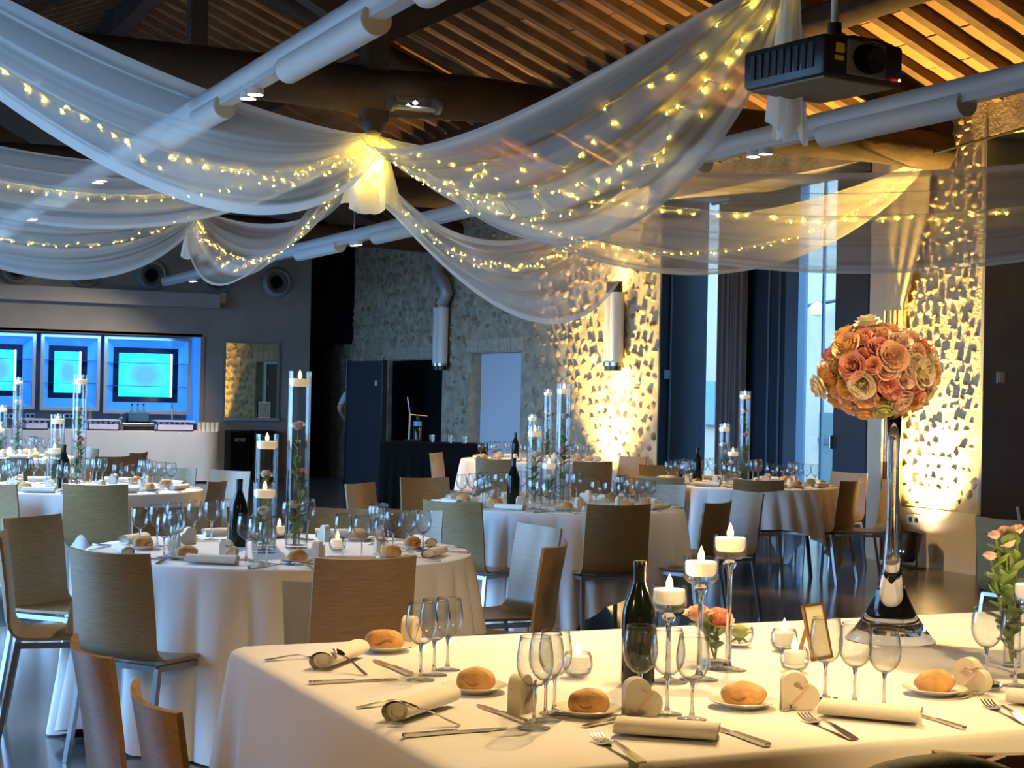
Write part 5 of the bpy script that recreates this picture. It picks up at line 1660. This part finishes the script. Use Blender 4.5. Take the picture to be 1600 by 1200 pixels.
# ---- round tables -------------------------------------------------
TS = {'T1': 'nearest round table', 'T2': 'table before the bar', 'T3': 'middle round table', 'T4': 'window side table', 'T5': 'far table by stone wall', 'T6': 'rear table at left edge'}
PN = {22.5: 'front right', -22.5: 'front left', 67.5: 'near right', -67.5: 'near left', 112.5: 'far right', -112.5: 'far left', 157.5: 'back right', -157.5: 'back left'}
q = random.Random(77)
for k in TAB:
    cx, cy_ = TAB[k]
    base = math.atan2(-cx, -cy_)        # direction from the table to the camera
    for deg, nm in PN.items():
        if k == 'T6' and deg not in (22.5, 67.5, -22.5, 112.5, 157.5): continue
        a = base - R(deg)
        out = Vector((math.sin(a), math.cos(a), 0))
        din = -out
        rx = Vector((din.y, -din.x, 0))
        E0 = Vector((cx, cy_, ZC)) + out * RT
        L_ = lambda x, y: E0 + rx * x + din * y
        lab = '%s setting, %s' % (nm, TS[k])
        jx = q.uniform(-.02, .02)
        for i, (x, y) in enumerate(((.06, .33), (.125, .285), (.19, .235))):
            G(L_(x + jx, y), 0, S3[i] + ' wine glass of three, ' + lab, 'wine glasses on the ' + TS[k], (1.0, .97, .93)[i])
        p = L_(-.17 + jx, .26)
        place('plate', mk_plate, p, 0, 'white bread plate, ' + lab, 'bread plates on the ' + TS[k])
        n = q.randrange(4)
        place('roll%d' % n, mk_roll(n), p + Vector((0, 0, .0066)), q.uniform(0, 3), 'bread roll on plate, ' + lab, 'bread rolls on the ' + TS[k])
        place('napkin', mk_napkin, L_(0, .115), face(rx.x, rx.y) + R(q.uniform(-15, 15)), 'rolled white napkin, ' + lab, 'napkins on the ' + TS[k])
        place('heart', mk_heart, L_(-.04 + jx, .36), face(din.x, din.y) + R(q.uniform(-50, 50)), 'heart favour box, ' + lab, 'heart boxes on the ' + TS[k], .9)
        if k in ('T1', 'T2', 'T3', 'T4'):
            rz = face(din.x, din.y)
            place('fork', mk_fork, L_(-.19, .03), rz + R(8), 'fork left of napkin, ' + lab, 'forks on the ' + TS[k])
            place('knife', mk_knife, L_(.20, .025), rz - R(8), 'knife right of napkin, ' + lab, 'knives on the ' + TS[k])
def vase_set(k, tall, mid, short):
    """three cylinder vases with roses and floating candles; each given as its foot position"""
    T_ = TNAME[k]
    for (p, h, nm, cl) in ((tall, .78, 'tall', ('blush', 'pink', 'peach')), (mid, .50, 'medium', ('cream', 'white')), (short, .30, 'short', ('white',))):
        if p is None: continue
        p = Vector((p[0], p[1], ZC))
        r = .050
        place('vase' + nm, mk_vase(h, r), p, 0, '%s glass cylinder vase on the %s' % (nm, T_), 'cylinder vases')
        place('float46', mk_float(.046), p + Vector((0, 0, h - .068)), 0, 'floating candle in %s vase, %s' % (nm, TS[k]), 'candles in the cylinder vases')
        hs = {'tall': (.55, .34, .2), 'medium': (.33, .27), 'short': (.19,)}[nm]
        if k == 'T4' and nm == 'tall': hs = (.62, .42)
        if k in ('T3',) and nm == 'tall': hs = (.58, .36)
        for i, hh in enumerate(hs):
            an = i * 2.3 + len(k) + p.x
            lf = Vector((math.cos(an), math.sin(an), 0)) * .012
            stem_rose(p + Vector((lf.x, lf.y, .014)), hh, cl[i % len(cl)], '%s rose in %s vase, %s' % (('upper', 'middle', 'lowest')[i] if len(hs) > 1 else 'single', nm, TS[k]), .032, 17 if k == 'T1' else 12, 'roses in the cylinder vases', int(hh * 100) + int(p.x * 50))
def fp(x, k, dd=0):
    """foot on the table below pixel column x, dd metres behind the table centre"""
    D = depth(Vector((*TAB[k], .75))) + dd
    g = dep(x, 620, D)
    return (g.x, g.y)
vase_set('T1', fp(468, 'T1', .10), fp(419, 'T1', .12), fp(417, 'T1', -.15))
vase_set('T3', fp(881, 'T3', .05), fp(837, 'T3', .05), fp(860, 'T3', -.12))
vase_set('T4', fp(1164, 'T4', .1), fp(1133, 'T4', .1), fp(1147, 'T4', -.1))
vase_set('T5', fp(856, 'T5', .05), fp(832, 'T5', .0), None)
vase_set('T2', fp(125, 'T2', .1), fp(91, 'T2', .1), fp(87, 'T2', -.12))
vase_set('T6', fp(28, 'T6', 0.05), fp(4, 'T6', .05), fp(2, 'T6', -.13))
for k, x, dd in (('T1', 377, .1), ('T3', 805, -.1), ('T4', 1092, -.05), ('T5', 807, -.05), ('T2', 102, -.1)):
    g = fp(x, k, dd)
    place('bottle', mk_bottle, (g[0], g[1], ZC), 0, 'dark wine bottle on the ' + TNAME[k], 'wine bottles')
p = onz(372, 842, ZC)
place('frame', mk_frame, p, R(-2), 'small brass framed card on the nearest round table', 'small framed cards')
for i, (x, y, l) in enumerate(((378, 838, 'left of the medium vase on nearest round table'), (436, 840, 'beside the tall vase on nearest round table'), (527, 862, 'behind the brown chair back on nearest round table'))):
    votive(x, y, l)
